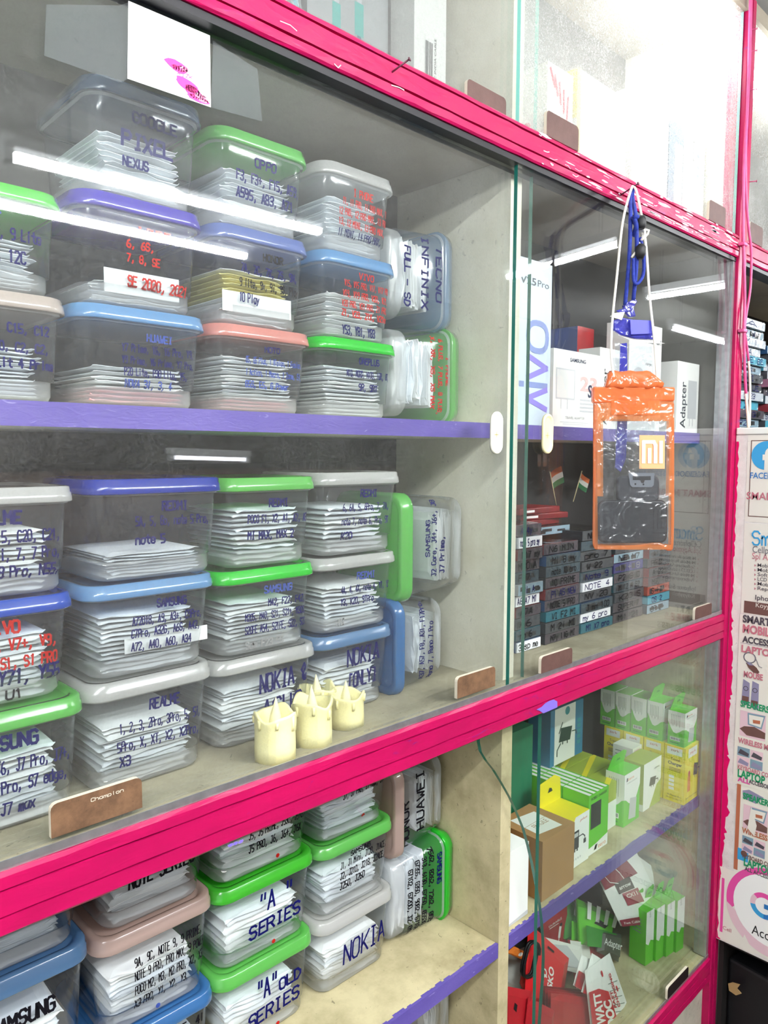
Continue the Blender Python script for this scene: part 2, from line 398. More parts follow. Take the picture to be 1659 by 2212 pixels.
TUBEM = emit('tube_light_glow', (.95, .98, 1.0), TUBE_POWER)
TUBEC = emit('cabinet_tube_glow', (.95, .98, 1.0), CABINET_TUBE)
FITM = flat('white_enamel', '#eceeee', .35)
def tube_light(a, b, label, group, glow, r=.016, up=.05, hang=0.0):
    a, b = Vector(a), Vector(b); t = empty('tube_light', (a + b) / 2); A, B = a - t.location, b - t.location
    q = MB(); q.tube([A, B], r, 0, 12); q.build('tube', glow, t)
    d = (B - A).normalized(); s = Vector((-d.y, d.x, 0)) * .028
    q = MB(); A2, B2 = A - d * .03, B + d * .03
    z0, z1 = Vector((0, 0, up * .55)), Vector((0, 0, up * .55 + .04))
    q.prism([A2 - s + z0, B2 - s + z0, B2 + s + z0, A2 + s + z0], z1 - z0); q.build('batten', FITM, t, bevel=.004)
    for p, sg in ((A, -1), (B, 1)):
        q = MB(); c = p + d * sg * .012; e = d * .014
        q.prism([c - e - s * .7 - Vector((0, 0, .02)), c - e + s * .7 - Vector((0, 0, .02)), c - e + s * .7 + z1, c - e - s * .7 + z1], e * 2); q.build('end_cap', FITM, t)
    if hang:
        for k in (.15, .85):
            q = MB(); p = A.lerp(B, k); q.tube([p + z1, p + Vector((0, 0, hang))], .004, 0, 6); q.build('rod', ALU, t)
    return tag(t, label, 'light', group)
names = ['first ceiling tube light, over the counter behind the photographer', 'second ceiling tube light, further back over the shop floor', 'ceiling tube light set crosswise beyond the cabinet',
         'short crosswise ceiling tube light deeper in the shop', 'ceiling tube light at the far end of the shop', 'tube light hung low to the left of the photographer', 'short ceiling tube light right behind the photographer']
for (x0, y0, x1, y1, z), l in zip(CEILING_TUBES, names):
    tube_light((x0, y0, z), (x1, y1, z), l, 'ceiling tube lights', TUBEM, hang=ZC - z)

# ------------------------------------------------------------------ the display cabinet
cab = empty('display_cabinet', (1.2, .2, ZF))
tag(cab, 'tall wooden display cabinet with pink painted rails and beige board compartments', 'cabinet')
cab.matrix_world  # parts are given in world coordinates
INV = Vector((-1.2, -.2, -ZF))
def cpart(name, q, mats, bevel=0.0, label=None):
    q.v = [tuple(Vector(p) + INV) for p in q.v]
    o = q.build(name, mats, cab, bevel=bevel)
    if label: o['label'] = label
    return o
def cbox(name, b, mat, bevel=0.0, label=None):
    q = MB(); q.box(*b); return cpart(name, q, mat, bevel, label)
XW = 2.205            # face of the side counter that carries the posters
XP0, XP1 = 1.2, 1.235 # partition between the two bays
XE0, XE1 = 2.18, 2.215
XEND = 4.3; YBK = .36; YI = .05
ZT, ZTU = .60, .566   # top tier floor, its underside
ZM, ZMU = -.462, -.53
ZB, ZBU = -1.5, -1.57
SU0, SU1, YSU = .031, .06, .09      # upper shelf
SL0, SL1, YSL = -1.05, -1.02, .05   # lower shelf
XA = -.5
# back, ceiling boards, floors
GREYBOARD = grime('dimmed_end_board', '#84837e', '#62615d', .7, 6, .6, .4)  # end board greyed: its dimness behind the pane is put into the colour
cbox('back_panel', (XA, XEND, YBK, YBK + .02, ZT + .001, 1.2), BACKB, label='grey dusty back board')
cbox('back_panel', (XA, XP0 + .017, YBK, YBK + .02, ZBU, ZT), BACKB)
cbox('back_panel', (XP0 + .0175, XEND, YBK, YBK + .02, ZBU, ZT), grime('dimmed_back_board', '#3a3838', '#2a2929', .7, 5, .6, .5, (1, 1, 1), '#5c5955'))  # same board in a darker copy: the bay's dimness is in its colour
cbox('top_panel', (XA, XEND, .0, YBK, 1.2, 1.24), CEILB)
cbox('deck', (XA, XEND, YI + .005, YBK, ZTU, ZT), CEILB)
cbox('deck', (XA, XE0, YI + .005, YBK, ZMU, ZM), DECKB, label='stained beige floor board of the middle tier')
cbox('deck', (XA, XE0, YI + .005, YBK, ZBU, ZB), BOARD_DIRTY)
for x0, x1 in ((XP0, XP1), (XE0, XE1)):
    cbox('partition', (x0, x1, YI, YBK, ZBU, ZMU - .001), BOARD_DIRTY)
    cbox('partition', (x0, x1, YI, YBK, ZMU + .0, ZTU - .0005), BOARD if x0 < 2 else GREYBOARD)
    cbox('partition', (x0, x1, YI, YBK, ZT + .0005, 1.2), BOARD)
def shelf(x0, x1, y0, z0, z1, top):
    q = MB(); q.box(x0, x1, y0 + .004, YBK, z0, z1, 0)
    q.box(x0, x1, y0, y0 + .004, z0 - .0005, z1 + .0008, 1)
    # ragged brush line where the purple edge paint runs onto the board
    x = x0
    while x < x1 - .012:
        w = random.uniform(.006, .02); d = random.uniform(.001, .007)
        q.box(x, min(x + w, x1), y0 + .004, y0 + .004 + d, z1, z1 + .0006, 1); x += w
    return cpart('shelf', q, [top, PURPLE])
shelf(XA, XP0 - .001, YSU, SU0, SU1, BOARD); shelf(XP1 + .001, XE0 - .001, YSU, SU0, SU1, BOARD)
shelf(XA, XP0 - .001, YSL, SL0, SL1, BOARD_DIRTY); shelf(XP1 + .001, XE0 - .001, YSL, SL0, SL1, BOARD_DIRTY)
shelf(XE1 + .001, XEND, YSU, SU0, SU1, BOARD)

def rail(x0, x1, z0, z1, grooves, mat, depth=.046, extra=None):
    pr = [(depth, z0), (.003, z0), (0, z0 + .003)]
    for g in grooves:
        pr += [(0, g - .0016), (.005, g - .0008), (.005, g + .0008), (-.0005, g + .0016)]
    pr += [(0, z1 - .004), (.004, z1), (depth, z1)]
    q = MB(); n = max(2, int((x1 - x0) / .04)); loops = []
    for k in range(n + 1):
        x = x0 + (x1 - x0) * k / n
        loops.append([(x, y + (random.uniform(-.0006, .0006) if 0 < i < len(pr) - 1 else 0), z + (random.uniform(-.0006, .0006) if 0 < i < len(pr) - 1 else 0)) for i, (y, z) in enumerate(pr)])
    q.loops(loops, 0, True, True, False)
    if extra: extra(q)
    return q
zg = lambda px, py: PY(px, py).z
gt = [zg(1166.4, 335), zg(1440, 436.3)]
def top_extra(q):
    for _ in range(22):     # paint drips and brush strings
        x = random.uniform(.3, 2.15); z = random.uniform(.55, .6); l = random.uniform(.004, .03)
        S = Surf((x, -.0012, z), (.1, 0, 0), (0, 0, .1), (0, -1, 0)); q.line(S, [(0, 0), (l * 6, random.uniform(-.03, .03)), (l * 10, random.uniform(-.04, .04))], random.uniform(.0006, .0018), 1, 0)
    for _ in range(90):     # white spots towards the right: paint wear, and the rail's highlight put into colour
        x = random.triangular(1.2, 2.17, 2.1); z = random.uniform(.549, .604); w = random.uniform(.004, .035); h = random.uniform(.0006, .003)
        pts = [(x + w * math.cos(a) * random.uniform(.6, 1.1), -.001, z + h * math.sin(a) * random.uniform(.5, 1.2)) for a in [2 * math.pi * k / 9 for k in range(9)]]
        q.poly(pts, 1)
PALEPINK = flat('pale_pink_wear_and_highlight', '#f6dfe8', .4)
PATCH = flat('violet_paint_patch', '#7a67c4', .45)
cpart('rail', rail(XA, XE0 - .001, .546, .606, gt, PINK, extra=top_extra), [PINK, PALEPINK], label='pink upper rail with pale streaks of wear and painted highlight')
cpart('rail', rail(XE1 + .012, XEND, .546, .606, gt, PINK), PINK)
def mid_extra(q):
    pts = [PY(x, y, -.0012) for x, y in ((1165, 1535), (1158, 1533), (1170, 1527), (1178, 1519), (1186, 1514), (1196, 1511), (1204, 1515), (1204, 1528), (1190, 1534), (1174, 1541))]
    q.poly(pts[::-1], 1)
    for cx, cy in ((508, 1822), (520, 1818), (497, 1826)):
        p = PY(cx, cy, -.0012); q.poly([p + Vector((random.uniform(.002, .006) * math.cos(a), 0, .0025 * math.sin(a))) for a in [k * .9 for k in range(7)]], 1)
cpart('rail', rail(XA, XE0 - .001, -.532, -.46, [-.509, -.479], PINK, extra=mid_extra), [PINK, PATCH], label='pink middle rail with a violet paint patch')
cpart('rail', rail(XA, XE0 - .001, -1.578, -1.505, [-1.555, -1.53], PINK), PINK)
cbox('rubber_channel', (XA, XE0 - .001, .006, .048, .535, .5455), RUBBER, label='black channel under the upper rail')
cbox('rubber_channel', (XE1 + .012, XEND, .006, .048, .535, .5455), RUBBER)
# twin channel aluminium track on the middle rail
q = MB(); q.box(XA, XE0 - .001, .0065, .0085, -.4598, -.449); q.box(XA, XE0 - .001, .0195, .0205, -.4583, -.4565); cpart('glass_track', q, ALU, label='aluminium sliding track')
q = MB(); q.box(XA, XE0 - .001, .0087, YI + .0049, -.4598, -.4585); cpart('sill_board', q, DECKB)
q = MB(); q.box(XA, XE0 - .001, .0065, .0085, -1.5048, -1.495); cpart('glass_track', q, ALU)
q = MB(); q.box(XA, XE0 - .001, .0087, YI + .0049, -1.5048, -1.5035); cpart('sill_board', q, BOARD_DIRTY)
# post with ragged pink paint running onto the side counter
q = MB()
pr = [(XE0, .05), (XE0, .0), (XE0 + .002, -.002), (XE0 + .021, -.002), (XE0 + .022, .002), (XE0 + .0245, .002), (XE0 + .0255, -.003), (XE0 + .047, -.003), (XE0 + .047, .05)]
q.loops([[(x, y, z) for x, y in pr] for z in (-1.9, -1.2, -.6, .0, .6, 1.24)], 0, True, True, False)
cpart('post', q, PINK, label='pink corner post')
# grey-green edge strips inside the right end of the glazed bay
cbox('edge_strip', (XE0 - .016, XE0 - .001, .008, .045, ZM + .004, .534), ALU)
cbox('edge_strip', (XE0 - .016, XE0 - .001, .008, .045, ZB + .0, ZMU - .003), ALU)
cbox('plinth', (XA, XE0 - .001, .02, YBK, ZF, ZBU - .009), grime('peeling_white_board', '#b9b3a4', '#6d675a', .7, 9, .7, .9))

# ------------------------------------------------------------------ sliding glass
G_ML = glass_mat('dusty_glass', .042, seed=1.0, scratches=.8)
G_MR = glass_mat('clear_dusty_glass', .016, seed=4.2, scratches=.8)
G_TL = glass_mat('top_left_glass', .12, seed=2.2)
G_TR = glass_mat('top_right_hazy_glass', .30, seed=7.7, scratches=.9, trans=.6)
G_LR = glass_mat('lower_glass', .012, (.97, .99, .978), seed=9.1, gain=.62)
EDGE = flat('green_glass_edge', '#1f6a5e', .2, .6)
EDGEL = flat('bright_green_glass_edge', '#8fe0d2', .2, .6)
def pane(name_label, x0, x1, y, z0, z1, gm, edge=EDGE, outline=None):
    t = empty('sliding_glass_pane', ((x0 + x1) / 2, y, z0)); off = t.location
    q = MB(); th = .008
    pts = outline or [(x0, z0), (x1, z0), (x1, z1), (x0, z1)]
    q.prism([Vector((x, y, z)) - off for x, z in pts], (0, th, 0), 0, 1)
    for i in range(len(pts)):       # top and bottom edges sit in the channels: plain glass
        if abs(pts[i][1] - pts[(i + 1) % len(pts)][1]) < 1e-4: q.mi[2 + i] = 0
    q.build('glass', [gm, edge], t)
    return tag(t, name_label, 'glass pane', 'sliding panes of the cabinet')
def roller(t, x0, x1, z0, z1, mat, emboss=False):
    off = t.location; y = off.y - .0072
    q = MB(); pts = [(x0, z0), (x1, z0)] + [(x1 - .008 + .008 * math.cos(a), z1 - .008 + .008 * math.sin(a)) for a in (0, .5, 1.05, 1.57)] + [(x0 + .008 + .008 * math.cos(a), z1 - .008 + .008 * math.sin(a)) for a in (1.57, 2.1, 2.65, 3.14)]
    q.prism([Vector((x, y, z)) - off for x, z in pts], (0, .0068, 0), 0, 1)
    if emboss:
        S = Surf(Vector((x0, y, z0)) - off, (x1 - x0, 0, 0), (0, 0, z1 - z0), (0, -1, 0))
        q.hand(S, 'Champion', .42, .78, .72, .1, .0008, 1, jit=.1)
    return q.build('roller_plate', [mat, PLEDGE], t)
IVORY = flat('ivory_plastic', '#e9dfae', .3, .5)
PULLW = flat('white_plastic', '#f0eddc', .3, .5)
def finger_pull(t, cx, cz, mat, yf):
    off = t.location; w, h = .0175, .04
    def stad(w, h, y, n=10):
        out = []
        for sg in (1, -1):
            for k in range(n + 1):
                a = math.pi * k / n + (0 if sg > 0 else math.pi); out.append(Vector((cx + w * math.cos(a), y, cz + sg * (h - w) + w * math.sin(a))) - off)
        return out
    q = MB(); q.loops([stad(w, h, yf - .0001), stad(w, h, yf - .004), stad(w - .002, h - .002, yf - .0058), stad(w - .0055, h - .0055, yf - .0052), stad(w - .0075, h - .0075, yf - .0018)], 0, True, True, True)
    S = Surf(Vector((cx - .01, yf - .0022, cz - .02)) - off, (.02, 0, 0), (0, 0, .04), (0, -1, 0))
    q.line(S, [(.5, .3), (.5, .55)], .0018, 1); q.line(S, [(.2, .42), (.8, .42)], .0018, 1)  # tan cross drawn in the recess of the pull
    return q.build('finger_pull', [mat, flat('tan_cross_line', '#c9bd8a', .4)], t)
xl = PY(1140, 900, .028).x; xr = PY(1109, 870, .012).x
p_ml = pane('large dusty sliding glass pane in front of the plastic container stacks', XA + .05, xl, .026, -.455, .5345, G_ML)
roller(p_ml, .30, .412, -.4485, -.408, PLATE, True); roller(p_ml, PY(987, 1470, .02).x, PY(1069, 1445, .02).x, -.4485, -.409, PLATE)
p = PY(1076, 935, .02); finger_pull(p_ml, p.x, p.z, PULLW, .026)
p_mr = pane('sliding glass pane behind the hanging orange pouch', xr, XE0 - .004, .011, -.455, .5345, G_MR)
roller(p_mr, PY(1173, 1415).x, PY(1240, 1400).x, -.4485, -.414, PLATED); roller(p_mr, PY(1505, 1312).x, PY(1541, 1300).x, -.4485, -.416, PLATED)
p = PY(1186, 937, .005); finger_pull(p_mr, p.x, p.z, IVORY, .011)
xtl = PY(1161, 100, .028).x; xtr = PY(1123, 100, .012).x
p_tl = pane('glass pane of the top tier in front of the cable box', XA + .05, xtl, .026, .607, 1.199, G_TL, EDGEL)
roller(p_tl, 1.03, 1.14, .608, .645, PLATED)
p_tr = pane('bright hazy glass pane of the top tier over the white phone boxes', xtr, XE0 - .004, .011, .607, 1.199, G_TR, EDGEL)
roller(p_tr, PY(1185, 245).x, PY(1254, 280).x, .608, .655, PLATED); roller(p_tr, PY(1536, 437).x, PY(1571, 455).x, .608, .659, PLATED)
p_te = pane('hazy glass pane of the top tier past the pink corner post', XE1 + .02, XEND - .03, .011, .607, 1.199, G_TR, EDGEL)
roller(p_te, 2.262, 2.36, .608, .662, PLATED)
xb = PY(1169, 1550, .012).x
p_lr = pane('lower glass pane in front of the green charger boxes', xb, XE0 - .004, .011, -1.4945, -.5335, G_LR)
roller(p_lr, 1.905, 2.035, -1.493, -1.46, PLATEB)
curve = [(1035, 1585), (1036, 1604), (1040, 1624), (1052, 1644), (1068, 1664), (1085, 1692), (1102, 1722), (1118, 1756), (1132, 1790), (1143, 1830), (1152, 1870), (1160, 1912), (1167, 1950), (1172, 1990), (1175, 2030), (1176, 2070), (1174, 2120), (1170, 2170), (1167, 2215), (1160, 2300), (1150, 2400)]
cv = [PY(x, y, .028) for x, y in curve]
cv = [(p.x, p.z) for p in cv if p.z > -1.49 and p.z < -.535]
out = [(cv[0][0], -.535)] + cv + [(cv[-1][0], -1.4945), (XE0 - .004, -1.4945), (XE0 - .004, -.535)]
pane('lower glass pane with a curved broken green edge, behind the straight one', 1.1, XE0 - .004, .027, -1.4945, -.535, G_LR, flat('teal_glass_edge', '#2c6f60', .2, .6), out[::-1])
# inside tubes of the top tier, right of the partition
tube_light((1.42, .10, 1.13), (2.14, .10, 1.13), 'tube light inside the top tier above the white phone boxes', None, TUBEC, up=.05)
tube_light((2.28, .10, 1.13), (3.0, .10, 1.13), 'tube light inside the top tier past the pink corner post', None, TUBEC, up=.05)
# ------------------------------------------------------------------ plastic containers
WALLF = film('clear_polypropylene', '#dfe6ee', .06, gloss=1.0)
BASEF = film('frosted_polypropylene', '#e4e6e6', .45, gloss=1.0)
RIMF = film('polypropylene_rim', '#e8ecee', .45, gloss=1.3)
def lidm(h, haze): return film('lid_plastic_' + h[1:], h, haze, gloss=1.6, rough=.18)
LIDS = {'thingreen': ('#7fdc72', .55), 'thinblue': ('#9dbde0', .45), 'green': ('#54d63f', .93), 'brightgreen': ('#2fe03a', .95), 'palegreen': ('#78d86a', .9), 'lightblue': ('#7fb4e6', .85), 'blue': ('#2f5fd0', .93), 'royal': ('#1a3fb4', .96), 'violet': ('#5444c8', .92),
        'slate': ('#56708f', .7), 'periwinkle': ('#7d92d6', .8), 'pink': ('#f4a79c', .85), 'beige': ('#e3d5cb', .8), 'clear': ('#e9e9e6', .7), 'rosy': ('#dcc1b6', .85), 'bluegrey': ('#6f9ac8', .9), 'steel': ('#4a86c4', .93)}
PAPER = [flat('white_paper', '#fafaf7', .75, .2), flat('cool_white_paper', '#f1f4f6', .75, .2), flat('grey_white_paper', '#e6e8e8', .75, .2), flat('yellow_paper', '#e9df92', .75, .2), flat('pink_paper', '#f0b0b4', .75, .2)]
ORD = ['first', 'second', 'third', 'fourth', 'fifth', 'sixth', 'seventh', 'eighth', 'ninth', 'tenth', 'eleventh', 'twelfth']
def packet_mesh(k):
    """a folded paper sleeve: 1 x 1 footprint, 1 thick, pinched to a thin lip along the front and sides"""
    q = MB(); nx, ny = 8, 5; rnd = random.Random(40 + k)
    bow = rnd.uniform(-.5, .6); xs = [0, .03, .12, .3, .5, .7, .88, .97, 1]; ys = [0, .05, .14, .5, .94, 1]
    cut = rnd.uniform(.0, .05); top, bot = [], []
    for j, y in enumerate(ys):
        for i, x in enumerate(xs):
            e = min(1, min(x, 1 - x) / .1) * min(1, y / .14) * min(1, (1 - y) / .06 + .3)
            h = .12 + .88 * e; mid = .5 + bow * (x - .5) * .8 + rnd.uniform(-.06, .06) + (rnd.uniform(-.35, .35) if j == 0 else 0)
            px = x - .5 + (rnd.uniform(-.008, .008)); py = y + (cut * (abs(x - .5) ** 2) * 4 if j == 0 else 0) + (rnd.uniform(-.012, .012) if j == 0 else 0)
            top.append((px, py, mid + h / 2)); bot.append((px, py, mid - h / 2))
    w = nx + 1; n = len(top); fs = []
    for j in range(ny):
        for i in range(nx):
            a = j * w + i; fs.append((a, a + 1, a + 1 + w, a + w)); b = n + a; fs.append((b, b + w, b + 1 + w, b + 1))
    rim = [i for i in range(w)] + [j * w + nx for j in range(1, ny + 1)] + [ny * w + i for i in range(nx - 1, -1, -1)] + [j * w for j in range(ny - 1, 0, -1)]
    for a, b in zip(rim, rim[1:] + rim[:1]): fs.append((a, n + a, n + b, b))
    q.add(top + bot, fs); return q
PMESH = []
for k in range(7):
    o = packet_mesh(k).build('paper_packet', PAPER[0] if k < 3 else PAPER[1] if k < 5 else PAPER[2]); PMESH.append(o.data); bpy.data.objects.remove(o)
PYEL = PMESH[0].copy(); PYEL.materials[0] = PAPER[3]
PPNK = PMESH[1].copy(); PPNK.materials[0] = PAPER[4]
n_packets = [0]
def short(label):
    a = label.split(' with ', 1)[1]      # '<colour> lid, <place>'
    for x, y in ((' on the ', ' on '), (' of the ', ' of '), (' at the ', ' at '), (' by the ', ' by '), (' in the ', ' in '), (' floor', ''), ('lying on its side', 'on its side')): a = a.replace(x, y)
    return a
REST = MB()       # the packets past the three hundred that show largest
def container(x0, x1, yf, z0, z1, lid, label, lines=(), fill=.7, d=.19, side=0, npk=13, ink='b', packets=True, wp=.8, marks=(), tint=None, slip=None, tilt=0.0):
    """side 0 upright; +1 lying with the lid to the right; -1 lying with the lid to the left"""
    if side == 0: Wd, H = x1 - x0, z1 - z0
    else: Wd, H = z1 - z0, x1 - x0
    t = empty('storage_container')
    if side == 0: M = Matrix.Translation(((x0 + x1) / 2, yf, z0)) @ Matrix.Rotation(tilt, 4, 'Z')
    elif side == 1: M = Matrix.Translation((x0, yf, (z0 + z1) / 2)) @ Matrix.Rotation(tilt, 4, 'Z') @ Matrix.Rotation(R(90), 4, 'Y')
    else: M = Matrix.Translation((x1, yf, (z0 + z1) / 2)) @ Matrix.Rotation(tilt, 4, 'Z') @ Matrix.Rotation(R(-90), 4, 'Y')
    t.matrix_world = M
    h = Wd / 2
    def inset(z):
        s = z / H
        return .0105 if s < .2 else .0075 - .004 * (s - .2) / .68
    def loop(i, z, r): return [(x, y, z) for x, y in rrect(-h + i, h - i, i, d - i, r)]
    q = MB(); HB = .86 * H
    lv = [(.02, .0006, .02), (.014, .0025, .026), (.0105, .008, .03), (.0105, .2 * H, .03), (.0075, .205 * H, .03), (.0035, .83 * H, .026), (.0035, .832 * H, .026), (.0, .835 * H, .028), (.0, HB, .028)]
    q.loops([loop(i, z, r) for i, z, r in lv], 0, True, False, True, [1, 1, 1, 0, 0, 2, 2, 2])
    inks = []
    def im(c):
        if INKS[c] not in inks: inks.append(INKS[c])
        return 3 + inks.index(INKS[c])
    class Fr(Surf):
        def pt(s, u, v, off=0.0):
            i = inset(v * H); x = -h + u * Wd; r = .027; xc = h - i - r; y = i
            a = abs(x) - xc
            if a > 0:       # wrap round the moulded corner
                a = min(a / r, 1.2); y = i + r - r * math.cos(a); x = math.copysign(xc + r * math.sin(a) + off * math.sin(a), x); off *= math.cos(a)
            return Vector((x, y - .0004 - off, v * H))
    S = Fr((0, 0, 0), (Wd, 0, 0), (0, 0, H), (0, -1, 0))
    for ln in lines:
        text, u0, u1, v, hh = ln[:5]; c = ln[5] if len(ln) > 5 else ink; sl = ln[6] if len(ln) > 6 else -.02
        if side == 0: u0, u1 = .06 + .86 * u0, .06 + .86 * u1
        q.hand(S, text, u0, u1, v, hh, max(.0012, min(.0042, hh * H * .23, (u1 - u0) * Wd / len(text) * .36)), im(c), slope=sl)
    for (u, v, c) in marks:
        q.disc(S, u, v, .004, im(c), n=8)
    q.build('body', [WALLF, BASEF, RIMF] + inks, t)
    hx, hz = LIDS[lid]; lm = lidm(hx, hz)
    q = MB(); o = .005
    q.loops([loop(-o + .001, .85 * H, .03), loop(-o, .862 * H, .032), loop(-o + .001, .93 * H, .032), loop(-o + .0025, .94 * H, .03), loop(-o + .003, .985 * H, .03), loop(-o + .006, H - .0006, .028), loop(.009, H - .0006, .024), loop(.012, H - .005, .022)], 0, True, True, True)
    q.build('lid', lm, t)
    tag(t, label, 'container', 'plastic containers of paper packets')
    # the packets inside
    if fill > 0:
        zt = fill * H * .84; n = npk; th = (zt - .004) / n
        for k in range(n):
            w = (Wd - .026) * random.uniform(wp - .04, wp + .04); dp = (d - .04) * random.uniform(.94, .99)
            xo = random.uniform(-.006, .004) - (Wd - .026 - w) * .12
            L = M @ Matrix.Translation((xo, .0145 + random.uniform(0, .004), .004 + k * th)) @ Matrix.Rotation(random.uniform(-.02, .02), 4, 'Z') @ Matrix.Rotation(random.uniform(-.012, .012), 4, 'Y') @ Matrix.Diagonal((w, dp, th * .96, 1))
            me = PMESH[random.randrange(len(PMESH))]
            if tint == 'y' and k > n * .45 and k < n * .9: me = PYEL
            if tint == 'p' and k < 3: me = PPNK
            if packets and n_packets[0] < 300:
                po = bpy.data.objects.new('paper_packet', me); COL.objects.link(po); po.matrix_world = L; n_packets[0] += 1
                tag(po, 'paper packet under the ' + short(label), 'packet', 'paper packets in the containers')
            else:
                b = len(REST.v); REST.v += [tuple(L @ v.co) for v in me.vertices]
                for p in me.polygons: REST.f.append(tuple(b + i for i in p.vertices)); REST.mi.append(0); REST.sm.append(False)
        if slip:        # a loose white slip with writing standing behind the front wall
            u0, u1, v0, v1 = slip
            sq = MB(); sq.box(-h + u0 * Wd, -h + u1 * Wd, .0115, .0125, v0 * H, v1 * H)
            so = sq.build('paper_slip', PAPER[0]); so.matrix_world = M
            tag(so, 'paper slip in ' + short(label), 'paper slip')
    return t
A1, A2, A3, A4 = .08, .075, .07, .09
def L(lid, where): return ('plastic' if 'lying' in where or 'rail' in where else 'clear plastic') + ' container with %s lid, %s' % (lid, where)
# --- upper shelf
z = SU1 + .0005
container(.188, .368, .10, z, .189, 'beige', L('cream', 'lowest of the leftmost stack on the upper shelf'), [('C3, C11, C20, C15, C12', .1, .95, .64, .08), ('C25, C25s, C30, C2, C2,', .1, .95, .47, .08), ('C1 Power, Lit 4 Prime', .15, 1.0, .32, .08)], .62, tint='p', packets=False)
container(.192, .366, .10, .19, .312, 'green', L('green', 'top of the leftmost stack on the upper shelf')[:], [('HONOR', .2, .62, .72, .09, 'f'), ('8, 9, 10 Lite, 9 Lite', .1, .92, .5, .1), ('12, 12C', .5, .8, .28, .11)], .62, packets=False)
container(.381, .564, .10, z, .190, 'lightblue', L('light blue', 'lowest of the second stack on the upper shelf'), [('HUAWEI', .52, .75, .68, .07, 'f'), ('Y7 Prime, Y6, Y6 Pro, Y9,', .3, .97, .56, .075), ('Y9 Prime, Y6 Prime, Y7 Pro,', .3, .97, .44, .07), ('P20 Lite, P30 Lite, Y5,', .32, .9, .32, .075), ('NOVA 3i, 3, 4', .33, .75, .2, .075, 'f')], .5, tint='p', npk=8)
container(.385, .562, .10, .191, .331, 'violet', L('violet blue', 'middle of the second stack on the upper shelf'), [('I PHONE', .45, .75, .68, .07, 'r'), ('6, 6S,', .35, .6, .55, .07, 'r'), ('7, 8, SE', .35, .65, .42, .07, 'r'), ('SE 2020, 2021', .36, .93, .2, .09, 'r', -.05)], .3, npk=6, slip=(.2, .8, .12, .34))
container(.402, .564, .10, .332, .474, 'slate', L('smoky blue', 'top of the second stack on the upper shelf'), [('GOOGLE', .35, .8, .68, .09), ('PIXEL', .25, .75, .45, .13), ('NEXUS', .25, .5, .28, .08)], .7, packets=False)
container(.583, .762, .11, z, .190, 'pink', L('salmon pink', 'lowest of the third stack on the upper shelf'), [('MOTO', .5, .68, .72, .06), ('G5, G5 Plus, 1 Vision, 1 Fusion,', .28, .97, .58, .07, 'f'), ('1 Action, 1 Macro, 1 Zoom, E4,', .28, .97, .44, .07, 'f'), ('G5S, E5, G Power', .28, .8, .3, .07, 'f')], .78, npk=15, tint='p')
container(.585, .758, .11, .191, .333, 'periwinkle', L('lavender blue', 'middle of the third stack on the upper shelf'), [('HONOR', .5, .74, .7, .07, 'k'), ('7A, 7C, 7X, 7S, 9N,', .24, .93, .55, .08), ('9 lite, 9x, 9i, 9S, Play', .22, .95, .4, .08, 'k'), ('10 Play', .22, .45, .24, .09)], .7, npk=12, tint='y', slip=(.1, .82, .13, .34))
container(.588, .758, .11, .334, .470, 'palegreen', L('green', 'top of the third stack on the upper shelf'), [('OPPO', .4, .65, .67, .09), ('F3, F3+, F15, A59,', .18, .97, .49, .1), ('A595, A83, A71', .18, .88, .31, .1)], .75, packets=False)
container(.782, .962, .115, z, .193, 'brightgreen', L('bright green', 'lowest of the fourth stack on the upper shelf'), [('ONEPLUS', .5, .8, .7, .075), ('N10, NORD, N100, 10R, 8T,', .32, .98, .53, .08), ('9R, 9RT', .5, .78, .36, .08)], .8, npk=13)
container(.785, .958, .115, .194, .334, 'lightblue', L('light blue', 'middle of the fourth stack on the upper shelf'), [('VIVO', .5, .72, .73, .07, 'r'), ('V15, V15 PRO, V17, V17 PRO', .28, .99, .62, .07, 'r'), ('V19, V19 PRO, V20, V21,', .26, .98, .5, .07, 'r'), ('V20 PRO, V21 PRO, Z1 PRO,', .25, .98, .38, .07, 'r'), ('Z1, V23, Z1X, V21e', .25, .95, .27, .07, 'r'), ('Y53, Y81, Y83', .28, .78, .06, .1)], .66, npk=10)
container(.788, .954, .115, .335, .476, 'clear', L('frosted colourless', 'top of the fourth stack on the upper shelf'), [('I PHONE', .42, .72, .68, .08, 'r'), ('11, 11 PRO, 11 PRO MAX, 12', .25, .99, .56, .075, 'r'), ('12 PRO, 12 PRO MAX, 13 PRO', .2, .98, .44, .075, 'r'), ('13, 12 MINI, 13 PRO MAX,', .2, .93, .32, .075, 'r'), ('11 MINI, 14 PRO MAX,', .2, .88, .2, .075, 'b')], .78, packets=False)
container(.982, 1.157, .14, z, .244, 'thingreen', L('green', 'lying on its side right end of upper shelf'), [('I PHONE', .3, .6, .8, .06, 'r', 0), ('6 PLUS, 7 PLUS, 8 PLUS,', .12, .92, .68, .06, 'r', 0), ('X, XR, XS, XS MAX', .1, .85, .56, .06, 'r', 0)], .84, side=1, npk=9, wp=.75)
container(.982, 1.145, .15, .245, .432, 'thinblue', L('pale blue', 'lying on its side uppermost on upper shelf'), [('TECNO', .16, .72, .74, .1, 'b', 0), ('INFINIX', .1, .82, .5, .1, 'b', 0), ('FULL - SD', .24, .82, .22, .09, 'b', 0)], .85, side=1, npk=12, wp=.75)
